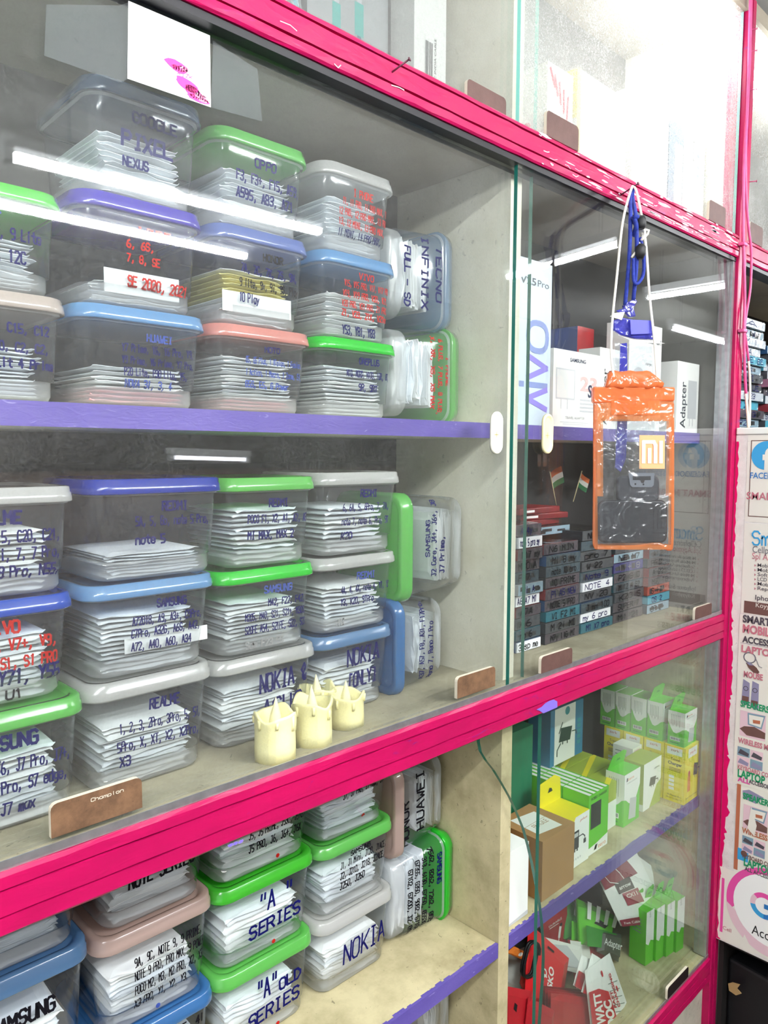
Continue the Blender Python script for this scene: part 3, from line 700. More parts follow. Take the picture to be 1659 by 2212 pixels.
# --- middle tier floor
z = ZM + .0006
container(.185, .372, .09, z, -.310, 'palegreen', L('pale green', 'lowest of the leftmost stack on the middle tier'), [('SAMSUNG', .25, .73, .69, .11), ('J4, J5, J4+, J6, J7 Pro, J7+,', -.02, .98, .5, .1), ('J3, J7, J5 Pro, S7 edge,', .05, .95, .33, .1), ('J2, J7 max', .3, .7, .14, .1)], .75, npk=12)
container(.190, .366, .10, -.3095, -.177, 'blue', L('blue', 'middle of the leftmost stack on the middle tier'), [('VIVO', .4, .66, .69, .11, 'r'), ('V5, V7, V7+, V9,', .2, .95, .53, .1, 'r'), ('V9 PRO, S1, S1 PRO', .15, .95, .36, .1, 'r'), ('Y71, Y55', .5, .98, .2, .13), ('U1', .55, .68, .06, .08, 'k')], .78, npk=12)
container(.188, .371, .10, -.1765, -.042, 'clear', L('frosted white', 'top of the leftmost stack on the middle tier'), [('REALME', .3, .68, .68, .11), ('C2, C3, C11, C12, C15, C20, C21,', -.2, .98, .52, .1), ('5, 6 Pro, 6, Pro, 7i, 7, 7 Pro,', -.2, .98, .36, .1), ('8, 8i, 9, 9i, 9 Pro, N55,', -.1, .98, .2, .1)], .72, npk=12)
container(.380, .566, .10, z, -.306, 'clear', L('frosted colourless', 'lowest of the second stack on the middle tier'), [('REALME', .47, .75, .68, .09), ('1, 2, 3, 2Pro, 3Pro, 5, 5i,', .2, .97, .52, .085), ('5Pro, X, XT, X2, X2Pro,', .18, .95, .36, .085), ('X3', .2, .29, .22, .085)], .68, npk=14)
container(.383, .572, .10, -.3055, -.175, 'lightblue', L('light blue', 'middle of the second stack on the middle tier'), [('SAMSUNG', .53, .8, .7, .085), ('A72018, A9, A3+, C9Pro,', .31, .96, .54, .085), ('C7Pro, A32G, A6S, A42,', .3, .94, .41, .085), ('A72, A40, A60, A34', .3, .85, .27, .085)], .78, npk=13, slip=(.28, .95, .24, .4))
container(.392, .588, .10, -.1745, -.035, 'royal', L('royal blue', 'top of the second stack on the middle tier'), [('REDMI', .52, .74, .68, .085), ('5A, 5, Go, note 5 Pro,', .29, .95, .54, .085), ('note 5', .29, .54, .36, .085)], .33, npk=8)
container(.580, .778, .12, z, -.318, 'clear', L('frosted colourless', 'lowest of the third stack, behind the candles'), [('NOKIA &', .42, .97, .55, .2, 'b', .06), ('ASUS', .45, .9, .25, .2, 'b', .03)], .76, npk=14)
container(.590, .776, .12, -.3175, -.181, 'brightgreen', L('bright green', 'middle of the third stack on the middle tier'), [('SAMSUNG', .45, .78, .7, .08, 'f'), ('M42, F22, F42,', .5, .96, .54, .08), ('M205, M40, S21, S21+, M30S,', .23, .98, .4, .08), ('S20FE A54, S21FE, S22, S23', .23, .98, .25, .085), ('Sam F23 5G', .25, .7, .07, .08, 'g')], .72, npk=13)
container(.604, .779, .12, -.1805, -.038, 'palegreen', L('leaf green', 'top of the third stack on the middle tier'), [('REDMI', .46, .7, .67, .085), ('POCO F1, X2, A1, A2, A3', .2, .97, .5, .085), ('MI MAX, MAX 2', .2, .78, .32, .085)], .78, npk=12)
container(.782, .964, .125, z, -.316, 'bluegrey', L('pale blue', 'lowest of the fourth stack on the middle tier'), [('NOKIA', .38, .86, .57, .2, 'b', .05), ('[ONLY]', .4, .82, .3, .17, 'b', .03)], .72, npk=11)
container(.786, .974, .125, -.3155, -.180, 'clear', L('frosted colourless', 'middle of the fourth stack on the middle tier'), [('REDMI', .48, .74, .68, .085, 'f'), ('4A, 4, 4X, note 4, Y1, Y2', .25, .98, .52, .085), ('Y3, K20, 9TPro', .25, .73, .36, .085), ('.MI', .2, .32, .1, .08, 'g')], .72, npk=11)
container(.791, .984, .125, -.1795, -.033, 'clear', L('grey white', 'top of the fourth stack on the middle tier'), [('REDMI', .48, .72, .7, .08), ('6, 6A, 5, 6Pro, 7, 7A,', .24, .9, .54, .08), ('note 7, note 6, Pro, 9T', .23, .9, .37, .08), ('K20', .23, .37, .2, .08)], .7, npk=10)
container(.972, 1.118, .13, z, -.283, 'steel', L('blue', 'lying on its side on the middle tier'), [('A37, A57, F8, A31, F17Pro,', .1, .98, .42, .09, 'b', 0), ('Reno 7, Reno 7 Pro', .08, .72, .24, .09, 'b', 0)], .66, side=-1, npk=8, wp=.7, packets=False)
container(.985, 1.178, .13, -.2825, -.080, 'palegreen', L('green', 'lying on its side uppermost on middle tier'), [('SAMSUNG', .4, .75, .56, .06, 'b', 0), ('J2 Core, J4+, J6+, J8', .2, .95, .46, .07, 'b', 0), ('J7 Prime,', .22, .58, .33, .07, 'b', 0)], .5, side=-1, npk=8, wp=.8)
# --- lower shelf
z = SL1 + .0006
container(.205, .400, .17, z, -.870, 'clear', L('colourless', 'lowest of the leftmost stack on the lower shelf'), [], .6, packets=False)
container(.205, .400, .17, -.8695, -.694, 'bluegrey', L('grey blue', 'middle of the leftmost stack on the lower shelf'), [('SAMSUNG', .3, .8, .55, .12, 'k'), ('NOTE', .3, .6, .3, .12, 'k')], .6, npk=9, tint='p')
container(.210, .398, .17, -.6935, -.545, 'clear', L('colourless', 'top of the leftmost stack on the lower shelf'), [('NOKIA', .1, .93, .42, .22, 'k', .06)], .5, packets=False, tint='p')
container(.410, .602, .17, z, -.869, 'steel', L('steel blue', 'lowest of the second stack on the lower shelf'), [('NOTE, 4i', .6, .97, .68, .09, 'k')], .7, npk=8, packets=False)
container(.411, .602, .17, -.8685, -.708, 'rosy', L('rosy beige', 'middle of the second stack on the lower shelf'), [('9A, 9C, NOTE 9, 9 PRIME,', .28, .97, .6, .085, 'k', .05), ('NOTE 9 PRO, PRO MAX, 9 POWER', .28, 1.0, .46, .085, 'k', .05), ('POCO M2, M3, M2 PRO, X2, X3', .28, .98, .32, .085, 'k', .05), ('X3 PRO, Y1, Y2, Y3,', .28, .82, .18, .085, 'k', .05)], .66, npk=10, marks=[(.5, .08, 'f')])
container(.417, .600, .17, -.7075, -.560, 'clear', L('colourless', 'top of the second stack, partly behind the middle rail'), [('NOTE-SERIES', .22, .9, .4, .15, 'k', .05)], .6, npk=9)
container(.607, .808, .17, z, -.866, 'palegreen', L('green', 'lowest of the third stack on the lower shelf'), [('"A"', .38, .62, .5, .22, 'b', .04), ('OLD', .66, .92, .48, .13, 'b', .04), ('SERIES', .28, .9, .22, .15, 'b', .06)], .68, npk=9, marks=[(.62, .06, 'r')])
container(.608, .812, .17, -.8655, -.716, 'green', L('green', 'middle of the third stack on the lower shelf'), [('"A "', .4, .8, .52, .22, 'b', .05), ('SERIES', .3, .9, .26, .15, 'b', .06)], .7, npk=9, marks=[(.57, .08, 'r')])
container(.608, .812, .17, -.7155, -.572, 'palegreen', 'plastic container with black lettering, top of the third stack, cut by the middle rail', [('J4, J4+, J5,', .5, .97, .62, .09, 'k', .04), ('J5, J5 PRIME, J530, J510,', .3, .97, .46, .09, 'k', .04), ('J5 PRO, J6, J6+, J6X', .3, .92, .3, .09, 'k', .04)], .6, npk=8, marks=[(.62, .1, 'r')])
container(.820, 1.014, .17, z, -.868, 'clear', L('colourless', 'lowest of the fourth stack on the lower shelf'), [('NOKIA', .3, .95, .3, .26, 'b', .07)], .66, npk=9)
container(.821, 1.013, .17, -.8675, -.724, 'palegreen', L('green', 'middle of the fourth stack on the lower shelf'), [('SAMSUNG', .4, .7, .73, .06, 'k', .04), ('J1, J1 Mini, J120, J1ACE,', .25, .97, .6, .09, 'k', .05), ('J2, J210, J218, J2ACE,', .25, .95, .46, .09, 'k', .05), ('J250, J260', .25, .62, .32, .09, 'k', .05)], .68, npk=9)
container(.822, 1.008, .17, -.7235, -.585, 'clear', L('colourless', 'top of the fourth stack, cut by the middle rail'), [('J7, J7 PRO, J7 MAX, J7+', .3, .97, .55, .09, 'k', .05)], .6, npk=8, marks=[(.6, .2, 'r')], packets=False)
container(1.022, 1.196, .175, z, -.829, 'brightgreen', L('bright green', 'lying on its side on the lower shelf'), [('SAMSUNG', .15, .5, .74, .07, 'b', 0), ('7562, 8262, 7262, 8552', .05, .95, .6, .07, 'k', 0), ('313, 6130, G7250, G5530,', .12, .93, .48, .07, 'k', 0), ('G7355, G350, 9082, G7106,', .12, .95, .36, .07, 'k', 0), ('G7102, G7200, J2 (Mini', .18, .98, .24, .07, 'k', 0)], .7, side=1, npk=9, wp=.85)
container(1.022, 1.180, .18, -.8285, -.640, 'rosy', L('rosy', 'lying on its side under the middle rail by the partition'), [('HONOR', .1, .6, .72, .14, 'k', 0), ('HUAWEI', .22, .88, .42, .14, 'k', 0)], .6, side=-1, npk=8, wp=.7, packets=False)
container(1.0, 1.19, .16, ZB + .0006, -1.31, 'rosy', L('rosy', 'lying on its side, lower of two on the bottom tier'), [], .5, side=-1, npk=6, packets=False)
container(1.0, 1.19, .16, -1.3095, -1.12, 'rosy', L('rosy', 'lying on its side, upper of two on the bottom tier'), [('O', .85, .95, .5, .14, 'k', 0)], .5, side=-1, npk=6, packets=False)
if REST.f:
    ro = REST.build('paper_packets_bulk', PAPER[1]); tag(ro, 'faint white paper packets filling the dimmer containers', 'packets', None, 'stuff')
print('packets', n_packets[0])
# ------------------------------------------------------------------ electric candles
CANDLE = grime('cream_wax', '#f3ecb4', '#e4d689', .5, 16, .5, .12, (1, 1, 1), '#c9b866', .2)
FLAME = flat('cream_flame_plastic', '#f6efc0', .3, .4)
def candle(cx, cy, h, label, rot):
    t = empty('electric_candle', (cx, cy, ZM + .0006), (0, 0, rot)); r = .031; n = 36
    rim = [h - .001 + .0045 * math.sin(3 * a + rot) + .002 * math.sin(5 * a + 1) for a in [2 * math.pi * k / n for k in range(n)]]
    def ring(rr, f): return [(rr * (1 + .015 * math.sin(7 * 2 * math.pi * k / n)) * math.cos(2 * math.pi * k / n), rr * math.sin(2 * math.pi * k / n), f(k)) for k in range(n)]
    q = MB()
    q.loops([ring(r, lambda k: 0), ring(r, lambda k: .3 * h), ring(r * .985, lambda k: .6 * h), ring(r * 1.0, lambda k: rim[k] - .008), ring(r * 1.05, lambda k: rim[k] - .003), ring(r * 1.02, lambda k: rim[k] + .001), ring(r * .9, lambda k: rim[k] - .001), ring(r * .84, lambda k: h - .03), ring(r * .3, lambda k: h - .034)], 0, True, True, True)
    for k in range(7):      # frozen drips down the wall
        a = 2 * math.pi * k / 7 + rot; zt = rim[int(a / (2 * math.pi) * n) % n] - .004; l = random.uniform(.008, .022)
        q.tube([(r * 1.02 * math.cos(a), r * 1.02 * math.sin(a), zt), (r * 1.03 * math.cos(a), r * 1.03 * math.sin(a), zt - l * .6), (r * 1.0 * math.cos(a), r * 1.0 * math.sin(a), zt - l)], .003, 0, 6, True, [.003, .0022, .0028])
    q.build('wax_body', CANDLE, t)
    q = MB(); z0 = h - .030
    prof = [(.004, z0), (.0085, z0 + .008), (.0098, z0 + .016), (.0075, z0 + .028), (.004, z0 + .04), (.0006, z0 + .052)]
    q.loops([[(rr * math.cos(2 * math.pi * k / 12) + (zz - z0) * .05, rr * math.sin(2 * math.pi * k / 12), zz) for k in range(12)] for rr, zz in prof], 0, True, True, True)
    q.build('flame', FLAME, t)
    return tag(t, label, 'candle', 'electric candles behind the glass')
_c = lambda px, py, y: (PY(px, 1560, y).x, y, PY(px, py, y).z - ZM)
candle(*_c(594, 1539, .052), 'cream electric candle, leftmost of the cluster', .3)
candle(*_c(675, 1512, .062), 'cream electric candle, front middle of the cluster with dripping rim', 1.6)
candle(*_c(686, 1484, .132), 'cream electric candle half hidden at the back of the cluster', 2.6)
candle(*_c(747, 1497, .088), 'cream electric candle, rightmost of the cluster', 4.0)

# ------------------------------------------------------------------ white sheet and tape on the left glass
SHEET = flat('white_sheet', '#fbfbf9', .6)
BRUSH = flat('pink_brush_mark', '#f03a92', .5); BRUSH2 = flat('pale_pink_brush_mark', '#f6a9cc', .5)
yg = .0256
c = [PY(277, 2, yg), PY(453, 77, yg), PY(455, 232, yg), PY(275, 170, yg)]
q = MB(); q.prism([c[3], c[2], c[1], c[0]], (0, -.0006, 0), 0)
S = Surf(c[3] + Vector((0, -.0006, 0)), c[2] - c[3], c[0] - c[3], (0, -1, 0))
def blot(q, S, cu, cv, a, b, rot, mi):
    pts = []
    for k in range(18):
        t = 2 * math.pi * k / 18; x, y = a * math.cos(t) * random.uniform(.86, 1.1), b * math.sin(t) * random.uniform(.86, 1.1)
        pts.append((cu + (x * math.cos(rot) - y * math.sin(rot)) / S.du, cv + (x * math.sin(rot) + y * math.cos(rot)) / S.dv))
    q.shape(S, pts, mi)
blot(q, S, .56, .40, .016, .006, -.1, 1); blot(q, S, .58, .36, .010, .004, -.1, 1)
blot(q, S, .70, .19, .017, .007, -.25, 1); blot(q, S, .78, .12, .013, .007, -.3, 1); blot(q, S, .84, .055, .016, .004, -.05, 1)
blot(q, S, .66, .385, .008, .003, -.2, 2); blot(q, S, .88, .08, .010, .005, -.2, 2); blot(q, S, .9, .14, .007, .004, -.2, 2)
q.hand(S, 'AIZK', .57, .76, .285, .05, .0006, 1, jit=.15)
o = q.build('paper_sheet', [SHEET, BRUSH, BRUSH2]); tag(o, 'white paper sheet with pink brush dabs taped on the left glass', 'paper')
TAPE = film('clear_tape', '#cfd2d0', .05, gloss=1.3)
def tape(pts, label):
    P = [PY(x, y, yg) for x, y in pts]; q = MB(); q.prism(P, (0, -.0004, 0), 0)
    o = q.build('sticky_tape', TAPE); tag(o, label, 'tape')
tape([(95, 120), (258, 178), (274, 172), (276, 6), (258, 12), (100, 10)], 'wide clear tape left of the white paper sheet on glass')
tape([(456, 232), (566, 262), (556, 150), (460, 88)], 'wide clear tape right of the white paper sheet on glass')

# ------------------------------------------------------------------ flat phone cover boxes on the middle tier floor
CLEARB = film('clear_box_plastic', '#cdd6d9', .06, gloss=1.6, wob=.25)
def cardm(h): return flat('printed_card_' + h[1:], h, .45, .4, .15, 60)
CARDS = {'grey': '#4a4b50', 'mauve': '#554750', 'teal': '#0f7686', 'blue': '#1b568a', 'red': '#a01c2a', 'white': '#e6e9ee', 'purple': '#2f2a86', 'black': '#3a3c42', 'aqua': '#4fc0d8', 'orange': '#d0553a', 'slate': '#3a505b', 'paleblue': '#a9c4d2', 'pink': '#b97590'}
LABW = flat('white_sticker', '#eef0f4', .5)
def cover_box(x0, x1, y0, z0, h, side, face, text, label, ink='k', rz=0.0, d=.17, group='flat phone cover boxes', stick=False, tint='#b8c6ca'):
    """side: card colour seen on the end; face: colour of the front edge"""
    w = x1 - x0
    t = empty('phone_cover_box', ((x0 + x1) / 2, y0, z0), (0, 0, rz))
    q = MB(); q.box(-w / 2 + .001, w / 2 - .001, .0015, d - .001, .0012, h - .0012, 0, {'l': 0, 'f': 1, 't': 0})
    S = Surf((-w / 2 + .001, .0012, .001), (w - .002, 0, 0), (0, 0, h - .002), (0, -1, 0))
    mats = [cardm(CARDS[side]), cardm(CARDS[face]), INKS[ink], LABW, cardm('#28262b')]
    if not stick and face not in ('white', 'teal', 'aqua'):
        for _ in range(5):
            u = random.uniform(.05, .7); q.rect(S, u, u + random.uniform(.1, .25), random.uniform(.1, .4), random.uniform(.5, .85), 4, .0001)
    q.build('card_insert', mats, t)
    q = MB(); q.box(-w / 2, w / 2, 0, d, 0, h, 0)
    S = Surf((-w / 2, 0, 0), (w, 0, 0), (0, 0, h), (0, -1, 0))
    if stick: q.rect(S, .03, .97, .06, .94, 1, .0006)
    if text: q.hand(S, text, .1 if stick else .15, .85 if len(text) > 4 else .6, (.22, .5)[0], .55, .0024, 2, slope=0, jit=.5, off=.001)
    q.build('clear_case', [CLEARB, LABW, INKS[ink]], t, bevel=.0012, seg=1)
    return tag(t, label, 'box', group)
cols = [
    ('leftmost', 1.392, 1.492, .158, [('blue', 'white', '3 sp me', 'k', 1), ('teal', 'slate', 'no 6', 'k', 0), ('mauve', 'grey', 'A6', 'k', 0), ('red', 'mauve', 'A7A', 'k', 0), ('red', 'white', 'A6 A7 M1', 'b', 1), ('white', 'paleblue', 'Mi A', 'b', 0),
                                       ('blue', 'slate', 'F17', 'k', 0), ('blue', 'mauve', 'M30 A', 'k', 0), ('red', 'mauve', 'M17 my', 'k', 0), ('white', 'white', 'note 5 pro sy', 'b', 1), ('pink', 'mauve', 'A 4y', 'b', 0)]),
    ('second', 1.503, 1.655, .156, [('grey', 'mauve', 'M7, 11G MI', 'k', 0), ('grey', 'grey', 'M 2i MI', 'k', 0), ('teal', 'teal', 'VI F2 MI', 'k', 0), ('blue', 'mauve', 'NOTE 5 PRO', 'k', 0), ('red', 'mauve', 'P1 A5 NEW', 'b', 0), ('grey', 'mauve', '10 PRIME', 'k', 0),
                                     ('grey', 'slate', 'note 10 pro', 'k', 0), ('blue', 'slate', 'Mi 8 my', 'k', 0), ('red', 'mauve', 'N6 MIN', 'k', 0)]),
    ('third', 1.664, 1.824, .156, [('teal', 'teal', 'M1 X7 pro', 'b', 0), ('white', 'white', 'my 6 pro', 'b', 1), ('blue', 'slate', 'J mm 100', 'k', 0), ('slate', 'grey', 'NV 20', 'k', 0), ('white', 'white', 'NOTE 4', 'b', 1), ('teal', 'slate', 'Note 9', 'b', 0),
                                    ('grey', 'grey', 'W 22', 'k', 0), ('grey', 'grey', 'pro 7', 'k', 0), ('black', 'slate', '', 'k', 0), ('black', 'grey', 'NEMI', 'k', 0)]),
    ('fourth', 1.834, 2.0, .160, [('grey', 'mauve', 'M1 21', 'k', 0), ('slate', 'mauve', 'SUPER 7', 'k', 0), ('slate', 'grey', 'K20 S', 'k', 0), ('teal', 'slate', 'M 12 A G2', 'k', 0), ('teal', 'mauve', 'P2 G C', 'k', 0), ('purple', 'purple', '1 + 8', 'g', 0),
                                   ('red', 'paleblue', 'NE M7', 'k', 0), ('slate', 'grey', '', 'k', 0)]),
    ('fifth', 2.012, 2.150, .150, [('slate', 'paleblue', 'OP 2', 'k', 0), ('aqua', 'aqua', 'OS 2', 'b', 0), ('orange', 'orange', 'S 17', 'k', 0), ('red', 'mauve', 'M7 16', 'k', 0), ('red', 'grey', 'A 22', 'k', 0), ('slate', 'grey', 'PRO', 'k', 0), ('red', 'slate', 'A12 1', 'k', 0), ('grey', 'slate', '', 'k', 0)]),
]
for cn, x0, x1, y0, rows in cols:
    z = ZM + .0006; hh = .0272
    for k, (side, face, tx, ink, st) in enumerate(rows):
        dx = random.uniform(-.004, .004)
        h = hh * random.uniform(.95, 1.03)
        what = ('white stickered' if st else {'grey': 'grey', 'mauve': 'mauve grey', 'teal': 'teal', 'slate': 'slate blue', 'paleblue': 'pale blue', 'purple': 'purple', 'aqua': 'aqua', 'orange': 'orange', 'white': 'white'}[face])
        place = 'lowest' if k == 0 else 'topmost' if k == len(rows) - 1 else ORD[k] + ' from the bottom'
        cover_box(x0 + dx, x1 + dx, y0 + random.uniform(-.004, .006), z, h - .0004, side, face, tx, '%s cover box, %s of the %s stack behind the pouch' % (what, place, cn), ink, 0, .17, stick=bool(st))
        z += h
# dark boxes lying across the stacks, and red packets at the back
tops = ZM + .0006 + .0272 * 9.3
cover_box(1.508, 1.70, .215, tops + .003, .022, 'slate', 'paleblue', '', 'pale lavender flat box lying on top of the second stack', 'k', 0.0, .12)
REDP = flat('red_glossy_card', '#a5262b', .35, .5, .3, 20); REDD = flat('dark_red_card', '#7c1c22', .4, .5, .3, 20)
z = tops + .026
for k, (xa, w, rz) in enumerate(((1.47, .2, .1), (1.50, .18, -.12), (1.47, .19, .05))):
    q = MB(); q.box(-w / 2, w / 2, -.05, .05, 0, .015, 0, {'t': 0, 'f': 1}); S = Surf((-w / 2, -.05, 0), (w, 0, 0), (0, 0, .015), (0, -1, 0)); q.rect(S, .1, .35, .3, .7, 2)
    o = q.build('red_packet', [REDP, REDD, WHITE], None, (xa + .12, .285, z), bevel=.002); o.rotation_euler = (0, 0, rz)
    tag(o, 'dark red flat packet, %s of three piled behind the stacks' % ('lowest', 'middle', 'topmost')[k], 'packet', 'dark red packets'); z += .0155
# two small tricolour paper flags leaning above them
SAFF = flat('saffron_paper', '#b85a28', .6); GREENP = flat('green_paper', '#1c5c34', .6); FLAGW = flat('shaded_white_paper', '#b9b6ae', .6)  # flag colours dulled to stand in for the shade at the back
def small_flag(px, py, y, w, h, rot, label):
    p = PY(px, py, y); t = empty('paper_flag', p, (0, rot, 0))
    q = MB(); n = 8
    for b in range(3):
        for k in range(n):
            def P(i, j, f): return ((i / n) * w, .004 * math.sin(3.5 * i / n) + f, h / 2 - h / 3 * (b + j))
            q.quad(P(k, 1, 0), P(k + 1, 1, 0), P(k + 1, 0, 0), P(k, 0, 0), b); q.quad(P(k, 0, .0008), P(k + 1, 0, .0008), P(k + 1, 1, .0008), P(k, 1, .0008), b)
    q.build('flag_cloth', [SAFF, FLAGW, GREENP], t)
    q = MB(); q.tube([(0, 0, h / 2 + .005), (0, 0, -.07)], .0015, 0, 6); q.build('flag_stick', flat('pale_stick', '#cdbf95', .6), t)
    tag(t, label, 'flag', 'small tricolour flags')
small_flag(1192, 1040, .30, .055, .048, -.35, 'small tricolour paper flag behind glass, left of the two')
small_flag(1252, 1035, .30, .048, .042, .45, 'small tricolour paper flag behind glass, beside the orange pouch')

# ------------------------------------------------------------------ boxes on the upper shelf of the right bay
def carton(name, x0, x1, y0, y1, z0, z1, mats, mis=None, draw=None, label='', cat='box', group=None, rz=0.0, bevel=.0012):
    """a printed box; draw(q, surfaces) lays print on its faces; local origin at the base centre"""
    cx, cy = (x0 + x1) / 2, (y0 + y1) / 2; a, b, h = (x1 - x0) / 2, (y1 - y0) / 2, z1 - z0
    q = MB(); q.box(-a, a, -b, b, 0, h, 0, mis)
    Sf = {'f': Surf((-a, -b, 0), (2 * a, 0, 0), (0, 0, h), (0, -1, 0)), 'l': Surf((-a, b, 0), (0, -2 * b, 0), (0, 0, h), (-1, 0, 0)), 't': Surf((-a, -b, h), (2 * a, 0, 0), (0, 2 * b, 0), (0, 0, 1)), 'r': Surf((a, -b, 0), (0, 2 * b, 0), (0, 0, h), (1, 0, 0))}
    if draw: draw(q, Sf)
    o = q.build(name, mats, None, (cx, cy, z0)); o.rotation_euler = (0, 0, rz)
    return tag(o, label, cat, group)
zs = SU1 + .0014
PALEB = flat('pale_blue_card', '#c9d9e8', .4, .4); VIO = flat('violet_print', '#8a7ed6', .4); VIO2 = flat('slate_violet_print', '#7f8fc4', .4); DKP = flat('dark_slate_print', '#3c434c', .4)
def d_vivo(q, S):
    f = S['f']
    q.type(f, 'V25', .02, .85, .045, 2, u1=.5, bold=.02); q.type(f, 'Pro', .55, .85, .042, 2, u1=.9)
    # tall rounded letters reading upwards
    def letter(pts, mi, w=.0125): q.line(f, pts, w, mi)
    letter([(.88, .105), (.28, .165), (.88, .225)][::1], 1)
    letter([(.28, .25), (.88, .25)], 3); letter([(.08, .25), (.15, .25)], 3)
    letter([(.28, .29), (.88, .36), (.28, .425)], 1)
    n = 22; pts = []
    for k in range(n + 1):
        a = 2 * math.pi * k / n; pts.append((.58 + .30 * math.copysign(abs(math.cos(a)) ** .8, math.cos(a)), .545 + .085 * math.copysign(abs(math.sin(a)) ** .8, math.sin(a))))
    letter(pts, 3)
carton('phone_box', 1.325, 1.447, .118, .178, zs, .417, [PALEB, VIO, DKP, VIO2], None, d_vivo, 'tall pale blue phone box with big upright violet lettering', 'box')
LTG = flat('light_grey_print', '#c4c6c8', .5); MIDG = flat('mid_grey_print', '#8f9296', .5); ROSE = flat('rose_print', '#e3b6b2', .5); NAVY = flat('navy_print', '#2c3452', .45); OFFW = flat('off_white_card', '#e9e8e2', .5)
def d_sam(q, S):
    f = S['f']
    q.type(f, 'SAMSUNG', .33, .86, .05, 2, u1=.66, bold=.025)
    q.rect(f, .05, .44, .36, .76, 1); q.rect(f, .07, .42, .38, .74, 5, .0008); q.type(f, 'Super', .2, .54, .02, 3); q.type(f, 'Fast Charging', .12, .50, .02, 3, u1=.38)
    q.line(f, [(.27, .66), (.24, .61), (.28, .615), (.25, .56)], .002, 3)
    for u in (.16, .29): q.line(f, [(u, .36), (u, .24)], .003, 1)
    q.type(f, '23', .55, .50, .19, 4, u1=.92, bold=.03); q.type(f, 'S', .72, .42, .17, 2, bold=.02, off=.001)
    for k in range(4): q.rect(f, .55, .9, .36 - k * .05, .385 - k * .05, 1)
    q.type(f, 'TRAVEL ADAPTER', .25, .11, .035, 3, u1=.66); q.rect(f, .15, .75, .06, .072, 1); q.rect(f, .2, .7, .035, .045, 1)
carton('adapter_box', 1.457, 1.662, .116, .176, zs, .238, [OFFW, LTG, NAVY, MIDG, ROSE, flat('card_grey_panel', '#dcdcd8', .5)], None, d_sam, 'white travel adapter box with grey charger drawing and navy print', 'box', None)
def d_ad1(q, S): q.type(S['f'], 'Adapter', .30, .05, .2, 1, u1=.75, rot=90); q.rect(S['f'], .45, .9, .1, .9, 2)
carton('adapter_box', 1.672, 1.80, .125, .185, zs, .262, [WHITE, BLACK, LTG], None, d_ad1, 'white adapter box hidden mostly behind the orange pouch', 'box')
def d_pow(q, S):
    f = S['f']; q.type(f, 'Powerful Charger!', .05, .83, .05, 1, u1=.97, bold=.02); q.type(f, 'charger', .5, .62, .03, 1); q.disc(f, .3, .45, .04, 2); q.shape(f, [(.1, .3), (.9, .4), (.9, .55), (.1, .45)], 2)
carton('charger_carton', 1.815, 1.995, .125, .19, zs, .345, [WHITE, DKP, LTG], None, d_pow, 'white charger box with bold caption, taller one behind the pouch', 'box')
def d_ad2(q, S):
    q.type(S['f'], 'Adapter', .40, .06, .24, 1, u1=.72, rot=90, bold=.01); q.rect(S['f'], .5, .9, .2, .75, 2); q.line(S['f'], [(.6, .2), (.6, .1)], .004, 2); q.line(S['f'], [(.75, .2), (.75, .1)], .004, 2)
carton('adapter_box', 2.035, 2.174, .096, .15, zs, .258, [WHITE, DKP, LTG], None, d_ad2, 'white adapter box with upright dark lettering beside the corner post', 'box')
carton('gift_box', 1.72, 1.80, .22, .30, zs, .33, [flat('navy_red_card', '#5c6a96', .4), REDP], {'f': 0}, lambda q, S: q.rect(S['f'], 0, 1, .6, 1, 1), 'blue and red box at the back of the upper shelf', 'box')  # serves as a dark backing behind the adapter boxes

# ------------------------------------------------------------------ top tier: boxes
zt = ZT + .0006
TEAL = flat('teal_plug', '#2f7f78', .4); DKBLUE = flat('dark_blue_cable', '#2b3a52', .5)
def d_cable(q, S):
    f = S['f']
    for u, s in ((.34, 1.0), (.62, 1.12)):
        v = .30 + (s - 1) * .3
        q.rect(f, u - .05 * s, u + .05 * s, v, v + .13 * s, 1); q.rect(f, u - .03, u + .03, v + .13 * s, v + .17 * s, 3, .0008); q.rect(f, u - .025, u + .025, v - .3, v, 2)
    q.shape(f, [(.25, .75), (.6, .95), (.55, .97), (.2, .78)], 2)
carton('cable_box', .80, .985, .17, .20, zt, .98, [flat('silver_grey_card', '#777a7b', .4), TEAL, DKBLUE, MIDG], None, d_cable, 'silver grey cable box with two teal plugs printed on it', 'box')
def d_boat(q, S):
    f = S['f']; q.barcode(f, .32, .58, .12, .42, 0, 1); q.type(f, 'BOAT DC INDIA CABLE', .68, .12, .06, 1, u1=.42, rot=90); q.type(f, 'A2', .85, .1, .2, 2, u1=.2, rot=90)
carton('cable_box', 1.0, 1.085, .118, .178, zt, .97, [flat('silvery_white_card', '#b3b4b0', .35), BLACK, flat('red_print', '#c43a3a', .5)], None, d_boat, 'tall white box with barcode at the left of the top tier', 'box')
BAGF = film('clear_bag_plastic', '#c8cccd', .2, gloss=2.2, wob=.6)
q = MB(); base = Vector((.70, .14, zt)); n = 9
loops = []
for k, (sx, sy, zz) in enumerate(((.055, .03, 0), (.07, .04, .05), (.06, .036, .11), (.052, .03, .17), (.03, .02, .24), (.012, .01, .30))):
    loops.append([base + Vector((sx * math.cos(2 * math.pi * i / 24) * (1 + .08 * math.sin(5 * i + k)), sy * math.sin(2 * math.pi * i / 24) * (1 + .1 * math.cos(7 * i + k)), zz)) for i in range(24)])
q.loops(loops, 0, True, True, True); o = q.build('plastic_bag', BAGF); tag(o, 'crumpled clear plastic bag standing in the top tier', 'bag')
